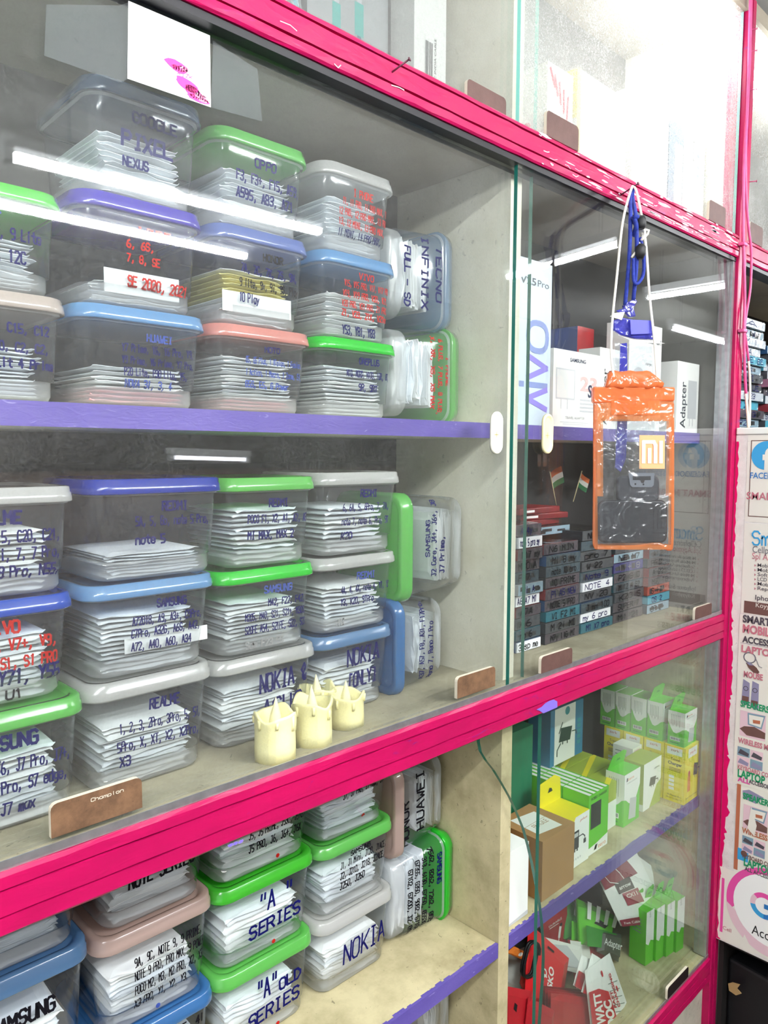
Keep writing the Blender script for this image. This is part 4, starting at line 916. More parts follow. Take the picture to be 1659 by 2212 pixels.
q = MB(); q.box(-.005, .005, -.003, .003, 0, .16); o = q.build('thin_stick', flat('turquoise_plastic', '#4fb3bd', .35), None, PZ(782, 75, zt + .02) * 0 + Vector((.792, .15, zt))); o.rotation_euler = (0, -.28, 0); tag(o, 'thin turquoise stick leaning beside the clear bag', 'stick')
REDPR = flat('red_logo_print', '#d84a5e', .5); YEL = flat('yellow_card_print', '#f4ea8e', .5)
def d_oasis(q, S):
    f = S['f']; q.type(S['l'], 'OASIS', .55, .32, .2, 2, u1=.68, rot=-90); q.shape(f, [(.25, .28), (.42, .33), (.5, .6), (.34, .55)], 1)
    for k in range(5): q.shape(f, [(.05 + k * .18, .95 - k * .04), (.12 + k * .18, .97 - k * .04), (.32 + k * .12, .82 - k * .06), (.25 + k * .12, .8 - k * .06)], 1)
    q.disc(S['l'], .3, .5, .01, 1)
carton('phone_box', 1.425, 1.525, .125, .20, zt, .85, [WHITE, REDPR, MIDG], None, d_oasis, 'white box with red stripes at the left of the hazy pane', 'box')
carton('phone_box', 1.535, 1.76, .12, .20, zt, .872, [WHITE, YEL], None, lambda q, S: (q.rect(S['f'], 0, .07, 0, 1, 1), q.rect(S['l'], .5, 1, .6, 1, 1)), 'white box with a yellow edge stripe in the top tier', 'box')
def d_swirl(q, S):
    f = S['f']
    for k, v in enumerate((.78, .58, .38, .24)):
        q.ring(f, .1, v, .009, .013, 1, a0=0 if k % 2 else 90, a1=300 if k % 2 else 360); q.line(f, [(.02, v - .08), (.2, v - .08)], .003, 1)
    q.shape(f, [(.55, .3), (.6, .32), (.75, .08), (.68, .06)], 2)
carton('phone_box', 1.79, 1.985, .12, .20, zt, .917, [WHITE, LTG, flat('pale_blue_print', '#9fb7c8', .5)], None, d_swirl, 'tall white phone box with grey upright swirls', 'box')
BLUEG = flat('slate_blue_card', '#6f8ba6', .4)
def d_gal(q, S): q.rect(S['f'], .4, .95, .22, .82, 1); q.type(S['f'], 'Galaxy A15', .5, .15, .06, 2, u1=.85)
carton('phone_box', 1.992, 2.075, .12, .20, zt, .897, [BLUEG, WHITE, DKP], {'l': 0, 'f': 0}, d_gal, 'slate blue phone box with a white picture panel', 'box')
def d_last(q, S):
    f = S['f']; q.type(f, 'Galaxy A15', .12, .72, .11, 2, u1=.05, rot=-90)
    for k in range(3): q.disc(f, .52, .80 - k * .1, .008, 1, sx=.7)
    q.ring(f, .85, .6, .012, .015, 1)
carton('phone_box', 2.08, 2.168, .10, .18, zt, .888, [WHITE, BLUEG, DKP], None, d_last, 'white phone box with three round lens marks', 'box')
# ------------------------------------------------------------------ charger boxes on the lower shelf, right bay
z0 = SL1 + .0014
LIME = flat('lime_card', '#62c52c', .35, .4); LIMED = flat('deep_green_card', '#2f8f2c', .4, .4); OLIVE = flat('olive_lime_card', '#a9b83f', .4, .4); YELC = flat('yellow_card', '#f2df1e', .38, .4)
KRAFT = flat('kraft_cardboard', '#ab8255', .75, .2, .12, 12); KRAFTD = flat('kraft_side', '#9a6f42', .75, .2); CHG = flat('charcoal_print', '#33373c', .4); REDX = flat('red_print_mark', '#c9352c', .5); ORNG = flat('orange_print', '#e07a2c', .5)
GTXT = flat('small_grey_print', '#7d8a80', .5); TEALC = flat('teal_card', '#2d8e97', .4); BLUEB = flat('blue_edge_card', '#2f78a0', .4)
CHARGERS = 'charger boxes on the lower shelf'
def swoosh(q, S, mi, top=True, flip=False):
    pts = [(0, .52), (.12, .5), (.3, .42), (.5, .36), (.66, .38), (.82, .5), (1, .68), (1, 1), (0, 1)]
    if flip: pts = [(1 - u, v) for u, v in pts][::-1]
    q.shape(S, pts, mi, .0004)
def adapter_pic(q, S, u, v, w, h, mi, cable=None):
    """a plug-in charger drawn as a slanted block with pins"""
    q.shape(S, [(u, v + h * .12), (u + w * .85, v), (u + w, v + h * .85), (u + w * .15, v + h)], mi, .001)
    q.rect(S, u + w * .25, u + w * .33, v - h * .1, v + .02, mi, .001); q.rect(S, u + w * .6, u + w * .68, v - h * .16, v + .02, mi, .001)
    if cable is not None: q.line(S, [(u + w, v + h * .5), (u + w * 1.3, v + h * .45), (u + w * 1.35, v + h * .2)], .003, cable, .001)
def hang_tab(q, x0, x1, y, z, h, mi, hole, lean=.0):
    """die-cut hang tab standing on the back edge of the box top"""
    pts = [(x0, z), (x1, z), (x1 - .004, z + h * .8), ((x0 + x1) / 2 + (x1 - x0) * .2, z + h), (x0 + .004, z + h * .9)]
    q.prism([Vector((x, y + lean * (zz - z), zz)) for x, zz in pts], (0, .001, 0), mi)
    xm, zm = (x0 + x1) / 2, z + h * .5
    q.poly([(xm - .011, y - .0006 + lean * (zm - z), zm - .004), (xm + .011, y - .0006 + lean * (zm - z), zm - .004), (xm + .006, y - .0006 + lean * (zm - z), zm + .005), (xm - .004, y - .0006 + lean * (zm - z), zm + .008)], hole)
# white and kraft boxes by the partition
carton('white_carton', 1.238, 1.328, .068, .16, z0, -.852, [WHITE, OFFW, LTG], {'l': 1, 't': 0}, lambda q, S: q.shape(S['f'], [(0, .0), (1, .0), (1, .06), (0, .02)], 2), 'plain white carton right of the partition on the lower shelf', 'box')
def d_kraft(q, S):
    q.shape(S['t'], [(.15, .2), (.75, .1), (.8, .75), (.2, .85)], 1); q.type(S['t'], 'FRAGILE', .3, .35, .12, 2, u1=.7); q.line(S['t'], [(0, .5), (1, .5)], .001, 2)
carton('kraft_carton', 1.385, 1.518, .070, .20, z0, -.876, [KRAFT, OFFW, KRAFTD], {'l': 2}, d_kraft, 'brown kraft carton with a pale sticker on its top', 'box')
carton('kraft_carton', 1.26, 1.42, .22, .34, z0, -.85, [KRAFT, OFFW, KRAFTD], {'l': 2}, None, 'brown kraft carton standing behind the plain white one', 'box')
GREENF = flat('dark_green_wrap', '#2e7f5c', .5, .3, .2, 10)
carton('wrapped_parcel', 1.40, 1.585, .24, .345, z0, -.70, [GREENF], None, None, 'dark green wrapped parcel at the back behind the kraft carton', 'parcel')
# yellow and white charger box
def d_plus(q, S):
    f = S['f']; q.rect(f, 0, 1, 0, 1, 1, .0003); q.shape(f, [(0, 1), (0, .86), (.25, .9), (.35, 1)], 0, .0006)
    q.type(f, 'plus', .55, .87, .05, 4, u1=.9, shear=.3); q.rect(f, .2, .52, .36, .72, 2); q.rect(f, .25, .48, .60, .68, 3, .0009); q.rect(f, .3, .36, .31, .36, 2); q.rect(f, .42, .48, .31, .36, 2)
    q.line(f, [(.52, .58), (.7, .58), (.8, .52), (.8, .46)], .003, 2); q.rect(f, .74, .86, .38, .47, 2); q.ring(f, .08, .14, .004, .009, 2)
    for k in range(4): q.disc(f, .3 + .1 * k, .16, .003, 3)
    hang_tab(q, S['f'].o.x, S['f'].o.x + .10, S['f'].o.y + .085, S['t'].o.z, .07, 0, 2)
carton('charger_box', 1.53, 1.628, .096, .195, z0, -.890, [YELC, WHITE, CHG, LTG, REDX], None, d_plus, 'yellow and white charger box with a standing yellow hang tab', 'box', CHARGERS)
# row of green and white striped top boxes
def d_stripe(q, S):
    f, t = S['f'], S['t']; q.rect(f, .1, .62, .42, .84, 2); q.rect(f, .17, .55, .48, .8, 3, .0009); q.type(f, 'MOBILE CHARGER', .1, .9, .05, 3, u1=.9)
    q.shape(f, [(0, 0), (1, 0), (1, .2), (.4, .14), (0, .12)], 1); q.type(f, 'zero', .5, .04, .07, 5, u1=.9); q.shape(f, [(.3, .04), (.42, .04), (.48, .12), (.36, .12)], 4)
    for k in range(5):
        u = .02 + k * .2; q.shape(t, [(u, 0), (u + .115, 0), (u + .115, 1), (u, 1)], 1)
    q.rect(S['l'], 0, 1, .0, .12, 1)
for k, y in enumerate((.100, .178, .256)):
    carton('charger_box', 1.632, 1.728, y, y + .076, z0, -.860, [LIME, WHITE, CHG, flat('black_screen_print', '#23262a', .3), NAVY, ORNG], None, d_stripe,
           'green charger box with green and white striped top, %s of the row' % ('front one', 'middle one', 'rear one')[k], 'box', CHARGERS)
# row of olive lime boxes
def d_olive(q, S):
    l, t = S['l'], S['t']; q.rect(l, 0, 1, 0, .42, 1); q.rect(l, .3, .7, .55, .92, 2); q.line(l, [(.42, .6), (.42, .85), (.58, .85), (.58, .74), (.44, .74), (.6, .6)], .004, 3, .0009); q.type(l, 'REDMAX', .2, .44, .09, 3, u1=.85, bold=.02)
    q.shape(t, [(0, 0), (.12, 0), (1, .86), (1, 1), (.88, 1), (0, .1)], 4)
    f = S['f']; q.rect(f, 0, .5, 0, .6, 1); q.rect(f, .55, .8, .4, .75, 3)
for k, y in enumerate((.135, .205, .275)):
    carton('charger_box', 1.775, 1.945, y, y + .066, z0, -.893, [OLIVE, WHITE, LIMED, CHG, YELC], None, d_olive, 'olive lime box with a square badge, %s of three under the teal one' % ('front one', 'middle one', 'rear one')[k], 'box', CHARGERS)
# upright green and white box in front
def d_green(q, S):
    f, l = S['f'], S['l']
    swoosh(q, f, 1); swoosh(q, l, 1, flip=True)
    for k in range(6): q.line(l, [(.2 + k * .1, .62 - (k % 2) * .06), (.2 + k * .1, .9)], .0012, 3)
    q.barcode(l, .15, .75, .14, .24, 1, 2); q.rect(l, .15, .7, .06, .09, 4)
    q.shape(f, [(.3, .1), (.75, .06), (.8, .45), (.38, .5)], 5, .0007); q.type(f, 'zero', .2, .86, .06, 6, u1=.6); q.shape(f, [(.12, .85), (.2, .85), (.22, .92), (.14, .92)], 7)
    q.type(f, 'MOBILE CHARGER', .15, .8, .025, 3, u1=.8)
GMATS = [LIME, WHITE, BLACK, GTXT, LIMED, LTG, ORNG, NAVY]
def green_box(x0, x1, y0, y1, za, zb, label, tab=True, rz=0.0):
    def dr(q, S):
        d_green(q, S)
        if tab: hang_tab(q, S['f'].o.x, S['f'].o.x + (x1 - x0), S['f'].o.y + (y1 - y0) * .9, S['t'].o.z, .045, 0, 4, -.3)
    return carton('charger_box', x0, x1, y0, y1, za, zb, GMATS, None, dr, label, 'box', CHARGERS, rz)
green_box(1.834, 1.922, .112, .168, z0, -.872, 'upright green and white charger box standing in front with its tab up')
# white fronted box with a plug drawing
def d_gw(q, S):
    f, l = S['f'], S['l']; q.rect(f, .0, 1, .0, 1, 1, .0003); q.shape(f, [(.35, 0), (1, 0), (1, .5), (.75, .42), (.55, .2)], 0, .0006); adapter_pic(q, f, .32, .45, .38, .2, 3, 3); q.rect(l, .2, .8, .6, .85, 2); q.shape(l, [(0, 0), (1, 0), (1, .15), (0, .1)], 1)
    q.type(f, 'REDMAX', .6, .78, .035, 3, u1=.9)
carton('charger_box', 1.956, 2.062, .118, .182, z0, -.880, [OLIVE, WHITE, LIMED, CHG], None, d_gw, 'olive topped box with white front and a black plug drawing', 'box', CHARGERS)
def d_txt(q, S):
    for s in ('f', 'l'):
        for k in range(11): q.rect(S[s], .12, .12 + random.uniform(.4, .75), .88 - k * .075, .9 - k * .075, 1)
    q.type(S['f'], 'Quality', .1, .92, .04, 2, u1=.8)
carton('charger_box', 2.02, 2.075, .186, .25, z0, -.872, [OFFW, GTXT, REDX], None, d_txt, 'white box with fine print wedged behind the yellow one', 'box', CHARGERS)
# yellow travel charger boxes: a row along the right end, the green ones stand on it
def d_travel(q, S):
    l, f = S['l'], S['f']
    q.rect(l, .12, .85, .84, .97, 1); q.type(l, 'zerk', .3, .90, .05, 2, u1=.7); q.type(l, 'Travel', .3, .74, .05, 3, u1=.75); q.type(l, 'Charger', .18, .66, .055, 3, u1=.85, bold=.03)
    for k in range(3): q.rect(l, .25, .8, .60 - k * .025, .61 - k * .025, 4)
    for k in range(4): q.rect(l, .25, .5, .42 - k * .07, .47 - k * .07, 1)
    q.type(l, 'Hi-Power Pro', .2, .10, .035, 3, u1=.85); q.type(l, 'HIGH QUALITY', .15, .05, .03, 4, u1=.9)
    q.rect(f, .2, .85, .80, .96, 1); q.type(f, 'zerk', .3, .86, .05, 2, u1=.75); q.disc(f, .3, .52, .009, 2, sx=.8); adapter_pic(q, f, .6, .42, .35, .24, 5, 5); q.rect(f, .2, .4, .2, .48, 6)
    q.type(f, 'Zero Travel Charger', .1, .08, .03, 3, u1=.95)
def yellow_box(y0, y1, label):
    return carton('charger_box', 2.082, 2.172, y0, y1, z0, -.850, [YELC, WHITE, REDX, CHG, flat('brown_print', '#8a6a1a', .5), BLACK, ORNG], None, d_travel, label, 'box', CHARGERS)
yellow_box(.055, .118, 'yellow travel charger box at the front right end of the shelf')
yellow_box(.120, .183, 'yellow charger box hidden behind the front yellow one')
yellow_box(.186, .249, 'yellow charger box third in the yellow row')
yellow_box(.252, .315, 'yellow charger box at the back of the yellow row')
zy = -.8494
for k, (y0, y1) in enumerate(((.062, .112), (.128, .176), (.180, .228), (.232, .280), (.284, .332))):
    green_box(2.085, 2.165, y0, y1, zy, -.735 if k else -.748, 'green charger box on the yellow row, %s' % ('standing apart at the front', 'front of the four in line', 'second of the four in line', 'third of the four in line', 'last of the four in line')[k], k in (0, 1))
# teal edged box
def d_teal(q, S):
    f = S['f']; q.rect(f, .12, .75, 0, 1, 1, .0004); adapter_pic(q, f, .25, .35, .4, .28, 2, 2); q.line(f, [(.3, .35), (.2, .25), (.2, .15)], .004, 2, .001); q.line(f, [(.25, .55), (.35, .72)], .004, 2, .001); q.disc(f, .5, .9, .012, 3)
    for k in range(5): q.rect(f, .82, .92, .2 + k * .1, .27 + k * .1, 3)
carton('charger_box', 1.70, 1.865, .262, .335, -.8584, -.70, [BLUEB, OFFW, flat('dark_green_plug', '#1f4038', .4), TEALC], None, d_teal, 'teal edged white box with a dark plug drawing, at the back', 'box', CHARGERS)

# ------------------------------------------------------------------ red and green packets on the bottom tier, right bay
zb = ZB + .0012
REDB = flat('red_blister_card', '#b3202b', .32, .5, .15, 14); REDB2 = flat('bright_red_card', '#d21f24', .32, .5); MAROON = flat('maroon_card', '#8c2a3f', .4, .4); GREYC = flat('grey_print_card', '#4c4a4e', .4)
def slant(name, corners, y, th, mats, draw, label, cat='packet', group=None, lean=0.0, curl=0.0):
    """a flat packet given by the four corners of its face (bl, br, tr, tl) on a plane y back from the glass; lean tips its top backwards"""
    P = [PY(px, py, y) for px, py in corners]; zl = min(p.z for p in P)
    P = [Vector((p.x, p.y + lean * (p.z - zl), p.z)) for p in P]
    o0 = (P[0] + P[1] + P[2] + P[3]) / 4
    A = [p - o0 for p in P]; q = MB(); n = 7; nv = 6
    nn = (A[1] - A[0]).cross(A[3] - A[0]).normalized()
    if nn.y > 0: nn = -nn
    def pt(u, v, off=0.0):
        b = A[0].lerp(A[1], u).lerp(A[3].lerp(A[2], u), v)
        return b + nn * (off + curl * (4 * (u - .5) ** 2 - .3))
    def edge(u, v): return min(1, min(u, 1 - u, v, 1 - v) / .08)
    fr = [pt(i / n, j / nv, -th * .5 * (1 - edge(i / n, j / nv)) * .9) for j in range(nv + 1) for i in range(n + 1)]
    bk = [pt(i / n, j / nv, -th + th * .5 * (1 - edge(i / n, j / nv)) * .9) for j in range(nv + 1) for i in range(n + 1)]
    w = n + 1; N0 = len(fr); fs = []
    for j in range(nv):
        for i in range(n): a = j * w + i; fs += [(a, a + 1, a + 1 + w, a + w), (N0 + a, N0 + a + w, N0 + a + 1 + w, N0 + a + 1)]
    rim = [i for i in range(w)] + [j * w + n for j in range(1, nv + 1)] + [nv * w + i for i in range(n - 1, -1, -1)] + [j * w for j in range(nv - 1, 0, -1)]
    for a, b in zip(rim, rim[1:] + rim[:1]): fs.append((a, N0 + a, N0 + b, b))
    q.add(fr + bk, fs, 0)
    class Q(Surf):
        def pt(s, u, v, off=0.0): return pt(u, v, off + .0006)
    S = Q((0, 0, 0), A[1] - A[0], A[3] - A[0], nn)
    if draw: draw(q, S)
    o = q.build(name, mats, None, o0)
    return tag(o, label, cat, group)
RP = 'red cable packets on the bottom tier'
def d_sisko(t=.6, side=0):
    def f(q, S):
        q.type(S, 'SISKO', .62, .28, .13, 1, u1=.68, rot=90, bold=.03); q.ring(S, .42, .46, .008, .012, 1, a0=40, a1=250); q.ring(S, .40, .54, .006, .01, 1, a0=-120, a1=120); q.disc(S, .41, .5, .004, 1)
        q.shape(S, [(.42, .88), (.58, .88), (.58, .91), (.42, .91)], 2)
    return f
RM = [REDB, WHITE, BLACK, MAROON]
def d_dur(q, S):
    q.type(S, 'DURABLE', .15, .82, .05, 1, u1=.5); q.rect(S, .15, .4, .77, .785, 1); q.disc(S, .82, .86, .008, 1)
    for (u, v, a) in ((.35, .45, .5), (.62, .22, .2)):
        q.line(S, [(u - .15 * a, v - .25), (u, v)], .003, 1); q.shape(S, [(u - .03, v), (u + .03, v - .02), (u + .12, v + .22), (u + .06, v + .25)], 1); q.rect(S, u + .08, u + .14, v + .24, v + .3, 2, .0009)
slant('cable_packet', [(1200, 2060), (1248, 2075), (1265, 1940), (1182, 2010)], .26, .012, RM, d_dur, 'red cable packet with white plug drawing, high at the left back', group=RP, lean=.12)
slant('cable_packet', [(1200, 2090), (1245, 2110), (1257, 2050), (1190, 2035)], .24, .012, RM, None, 'small red packet tucked under the plug picture packet', group=RP, lean=.1)
slant('cable_packet', [(1150, 2180), (1212, 2215), (1248, 2080), (1178, 2012)], .14, .014, [flat('vivid_red_card', '#d4262c', .3, .5), WHITE, BLACK, MAROON], d_sisko(), 'large bright red packet with white logo beside the glass edge', group=RP, lean=.15)
slant('cable_packet', [(1134, 2130), (1160, 2195), (1172, 2110), (1150, 2072)], .17, .01, [flat('brick_red_card', '#a63a34', .35, .4), WHITE, BLACK, MAROON], None, 'brick red packet at the far left of the heap', group=RP, lean=.1)
slant('cable_packet', [(1098, 2230), (1160, 2260), (1165, 2150), (1105, 2142)], .10, .012, RM, lambda q, S: q.shape(S, [(.3, .55), (.38, .5), (.42, .66), (.34, .7)], 2), 'red packet with a hang slot at the bottom left', group=RP, lean=.12)
slant('cable_packet', [(1140, 2270), (1195, 2290), (1210, 2190), (1160, 2165)], .085, .012, RM, None, 'red packet leaning against the glass edge at the bottom', group=RP, lean=.1)
def d_pile(q, S): q.type(S, 'SISKO', .9, .1, .12, 1, u1=.5, rot=90, bold=.03); q.ring(S, .82, .04, .008, .013, 1, a0=0, a1=200); q.disc(S, .75, .12, .003, 1)
for k, dx in enumerate((0, 6, 12, 18)):
    slant('cable_packet', [(1186 + dx, 2215 + dx * .8), (1330 + dx, 2300), (1335 + dx * .6, 2150 + dx), (1190 + dx, 2140 + dx * .9)], .13 - k * .014, .010, [flat('pile_red_' + 'abcd'[k], ('#8f1d27', '#a5222b', '#b3262e', '#bd2b31')[k], .35, .5, .25, 18), WHITE, BLACK, MAROON], d_pile if k == 3 else None,
          'rounded red packet of the front pile, %s' % ('rearmost', 'second from the back', 'third from the back', 'frontmost with white lettering')[k], group=RP, lean=.05)
def d_slot(q, S): q.shape(S, [(.84, .50), (.88, .46), (.93, .5), (.92, .55), (.90, .58), (.86, .56)], 2); q.rect(S, 0, .25, .6, 1, 1)
slant('cable_packet', [(1275, 2165), (1392, 2165), (1401, 2062), (1275, 2055)], .16, .014, [REDB, OFFW, OLIVE, MAROON], d_slot, 'wide red packet with a slot, behind the charging packets', group=RP, lean=.2)
slant('cable_packet', [(1215, 2100), (1275, 2110), (1278, 2056), (1212, 2046)], .175, .012, [OFFW, LTG], lambda q, S: q.shape(S, [(.1, .1), (.9, .2), (.6, .9), (.2, .8)], 1), 'grey white packet lying between the red ones', group=RP, lean=.4)
REDT = flat('red_bold_print', '#c32530', .45)
def d_fast(q, S):
    q.shape(S, [(0, 0), (.62, 0), (.56, .62), (.30, .70), (0, .70)], 1)
    q.type(S, 'FAST', .66, .40, .07, 1, u1=.62, rot=90, bold=.03, off=.0009); q.type(S, 'CHARGING', .76, .40, .07, 1, u1=.82, rot=90, bold=.03, off=.0009)
    q.type(S, '65 WATT', .30, .03, .20, 0, u1=.66, rot=90, bold=.04, off=.0012); q.type(S, 'VOOC', .54, .03, .2, 0, u1=.52, rot=90, bold=.05, off=.0012); q.disc(S, .5, .86, .008, 1); q.disc(S, .82, .62, .007, 1); q.disc(S, .85, .3, .006, 1)
    for k in range(6): q.rect(S, .6, .9, .7 - k * .09, .71 - k * .09, 2)
FM = [WHITE, REDT, GTXT]
slant('cable_packet', [(1250, 2135), (1310, 2170), (1290, 2080), (1272, 2070)], .098, .008, FM, lambda q, S: q.rect(S, 0, 1, 0, .5, 1), 'white topped red charging packet, hindmost of the three', group=RP, lean=.1)
slant('cable_packet', [(1268, 2150), (1335, 2180), (1312, 2078), (1296, 2068)], .084, .008, FM, lambda q, S: q.rect(S, 0, 1, 0, .45, 1), 'white topped red charging packet, middle of the three', group=RP, lean=.1)
slant('cable_packet', [(1290, 2250), (1382, 2240), (1338, 2070), (1285, 2110)], .066, .010, FM, d_fast, 'white and red fast charging packet with bold sideways lettering', group=RP, lean=.08)
# green boxes tumbled at the back and upright in line
def d_tumble(q, S):
    q.rect(S, 0, 1, .0, .45, 3)
    for k in range(4): q.shape(S, [(.05 + k * .25, .6), (.16 + k * .25, .6), (.2 + k * .25, 1), (.09 + k * .25, 1)], 1)
    q.shape(S, [(.25, .55), (.6, .5), (.7, .62), (.4, .68)], 2)
GB = 'green boxes on the bottom tier'
slant('charger_box', [(1250, 2040), (1292, 2060), (1335, 1985), (1270, 1955)], .22, .05, [LIMED, WHITE, BLACK, LIME], d_tumble, 'green striped box tumbled on its back, left of the two', 'box', GB, .3)
slant('charger_box', [(1280, 2050), (1325, 2050), (1352, 1985), (1295, 1960)], .18, .05, [LIME, WHITE, BLACK, LIMED], d_tumble, 'green striped box tumbled forward beneath the maroon card', 'box', GB, .3)
slant('charger_box', [(1312, 2065), (1345, 2080), (1362, 2025), (1325, 2020)], .16, .03, [flat('dark_grey_card', '#55584f', .4), WHITE, LIME], lambda q, S: q.type(S, 'Adapter', .1, .4, .3, 1, u1=.9), 'grey box with white caption below the tumbled green ones', 'box', GB, .3)
def d_up(q, S):
    f = S['f']; q.shape(f, [(0, .42), (.35, .36), (.6, .44), (1, .40), (1, 1), (0, 1)], 1, .0004); q.type(f, 'Enjoy the Fullest', .4, .88, .2, 3, u1=.5, rot=-90)
    for k in range(5): q.rect(S['l'], .2, .7, .8 - k * .06, .82 - k * .06, 3)
    hang_tab(q, f.o.x, f.o.x + f.du, f.o.y + .045, S['t'].o.z, .05, 0, 4, -.25)
for k in range(4):
    x = 1.998 + k * .041; y = .112 - .012 * k
    carton('charger_box', x, x + .039, y, y + .055, zb, -1.335, GMATS, None, d_up, 'slim upright green and white box, %s in line by the corner post' % ORD[k], 'box', GB, rz=-.12)
# maroon and white cable cards
def d_cx(q, S):
    q.shape(S, [(0, .72), (.78, .72), (.66, 1), (0, 1)], 1); q.rect(S, 0, 1, 0, .13, 1); q.rect(S, .22, .58, .56, .74, 2, .0009); q.type(S, 'arrow', .27, .62, .06, 0, u1=.54, bold=.02, off=.0013)
    q.rect(S, .28, .64, .34, .55, 3, .0009); q.type(S, 'CX11', .34, .46, .06, 0, u1=.58, bold=.02, off=.0013); q.type(S, 'Fast Cable', .06, .04, .045, 0, u1=.38, off=.0009)
    for k in range(4): q.disc(S, .48 + k * .13, .065, .007, 0, .001)
    q.line(S, [(.35, .98), (.42, .85), (.45, .75)], .004, 0, .0012); q.line(S, [(.1, .95), (.15, .8), (.3, .72)], .003, 0, .0012)
CX = [WHITE, MAROON, flat('charcoal_card', '#3a3a3e', .4), flat('rose_maroon_card', '#a34656', .4)]
slant('cable_card', [(1355, 2007), (1450, 1990), (1402, 1842), (1322, 1905)], .125, .010, CX, d_cx, 'white and maroon cable card propped on the green boxes', group='cable cards', lean=.15)
slant('cable_card', [(1400, 1990), (1455, 1985), (1456, 1900), (1388, 1845)], .16, .010, [OFFW, CX[1], CX[2], CX[3]], lambda q, S: (q.rect(S, .7, .95, .5, .9, 1), [q.disc(S, .82, .58 + .1 * k, .006, 0, .001) for k in range(3)], q.disc(S, .8, .2, .008, 3)), 'second white cable card peeking out behind the first', group='cable cards', lean=.15)
# cable coil and grey packets at the left
slant('cable_packet', [(1098, 2130), (1150, 2180), (1160, 2050), (1098, 2075)], .20, .012, [flat('pale_grey_packet', '#b9bbb6', .5, .3, .2, 20), ORNG, WHITE], None, 'pale grey packet behind the red heap', group=None, lean=.1)
slant('cable_packet', [(1100, 2062), (1140, 2078), (1146, 2062), (1118, 2048)], .17, .008, [ORNG, WHITE], lambda q, S: q.disc(S, .5, .5, .009, 1), 'small orange card with a white ring under the shelf', group=None, lean=.1)
q = MB(); p = PY(1150, 2075, .15); q.tube([p + Vector((.03 * math.cos(a) + .004 * math.sin(3 * a), .006 * a / 6, .045 * math.sin(a))) for a in [k * .35 for k in range(38)]], .0035, 0, 7)
o = q.build('charging_cable', flat('black_cable', '#1b1b1e', .4)); tag(o, 'black charging cable coiled behind the red packets', 'cable')
# ------------------------------------------------------------------ side counter with posters
sc = empty('side_counter', (XW, -.3, ZF))
tag(sc, 'side counter at right whose end panel is covered with shop posters', 'counter')
IV2 = Vector((-XW, .3, -ZF))
def spart(name, q, mats, label=None, bevel=0.0):
    q.v = [tuple(Vector(p) + IV2) for p in q.v]; o = q.build(name, mats, sc, bevel=bevel)
    if label: o['label'] = label
    return o
PEEL = grime('peeling_white_paint', '#e9e4e0', '#bdb2ae', .6, 18, .6, .5)
HOTP = flat('fresh_pink_paint', '#d40a62', .35)
DARK = flat('painted_shade_board', '#1b1817', .7)  # near-black boards: the shade inside the counter put into their colour
S1 = Surf((XW, 0, 0), (0, -1, 0), (0, 0, 1), (-1, 0, 0))
def U(px, py):
    p = PX(px, py, XW); return (-p.y, p.z)
q = MB(); q.box(XW, XW + .018, -.29, -.004, -1.452, .055, 0)
pts = [(.0045, -1.45)]; z = -1.45
while z < .045:
    pts.append((random.uniform(.013, .019) + .006 * math.sin(z * 11) * math.sin(z * 4.3) + (random.random() < .15) * .006 if z < -.45 else random.uniform(.009, .014), z)); z += random.uniform(.003, .022)
pts += [(.0045, .05)]
for a, b in zip(pts[1:-1], pts[2:-1]): q.shape(S1, [(.0045, a[1]), a, b, (.0045, b[1])], 1, .0006)
spart('end_panel', q, [PEEL, HOTP], 'peeling white end panel with ragged pink edge')
q = MB(); q.box(XW - .004, XW + .6, -.30, -.004, .0555, .075); spart('counter_top', q, OFFW, bevel=.003)
q = MB(); q.box(XW + .46, XW + .48, -.29, -.004, ZF + .0, .055); spart('back_board', q, DARK)
q = MB(); q.box(XW + .02, XW + .46, -.02, -.006, ZF + .0, .05); spart('side_board', q, DARK)
q = MB(); q.box(XW + .02, XW + .46, -.29, -.022, -1.47, -1.455); spart('shelf_board', q, DARK)
q = MB(); q.box(XW + .001, XW + .03, -.29, -.26, ZF, -1.453); spart('leg', q, DARK)

PINKT = flat('rose_poster_print', '#c0717f', .6); CYANT = flat('sky_blue_poster_print', '#3d9cd2', .6); BLUET = flat('blue_poster_print', '#2c74b8', .6); GREYT = flat('grey_poster_print', '#6a6670', .6); DGREY = flat('dark_poster_print', '#4c454e', .6)
GRNT = flat('green_poster_print', '#1f8f5e', .6); BRN = flat('brown_poster_print', '#6b4a44', .6); LILAC = flat('lilac_poster_print', '#8d86a4', .6); RUST = flat('rust_poster_print', '#b5694c', .6); PAPERP = flat('poster_paper', '#e6e0d6', .65); PAPER2 = flat('aged_poster_paper', '#e7ddd0', .65)
MAG = flat('magenta_poster_print', '#e04f9e', .6); PALEM = flat('pale_pink_poster_print', '#e2bfc9', .6); WHITEP = flat('white_poster_disc', '#f3f1ef', .6); STEELP = flat('steel_poster_print', '#7f97a8', .6); MAG2 = flat('magenta_caption_print', '#d6449a', .6)
PM = [PAPERP, PINKT, CYANT, BLUET, GREYT, DGREY, GRNT, BRN, LILAC, RUST, BLACK, WHITEP, MAG, PALEM, STEELP, MAG2]
(pPAPER, pPINK, pCYAN, pBLUE, pGREY, pDG, pGRN, pBRN, pLIL, pRUST, pBLK, pWHT, pMAG, pPALE, pSTE, pMG2) = range(16)
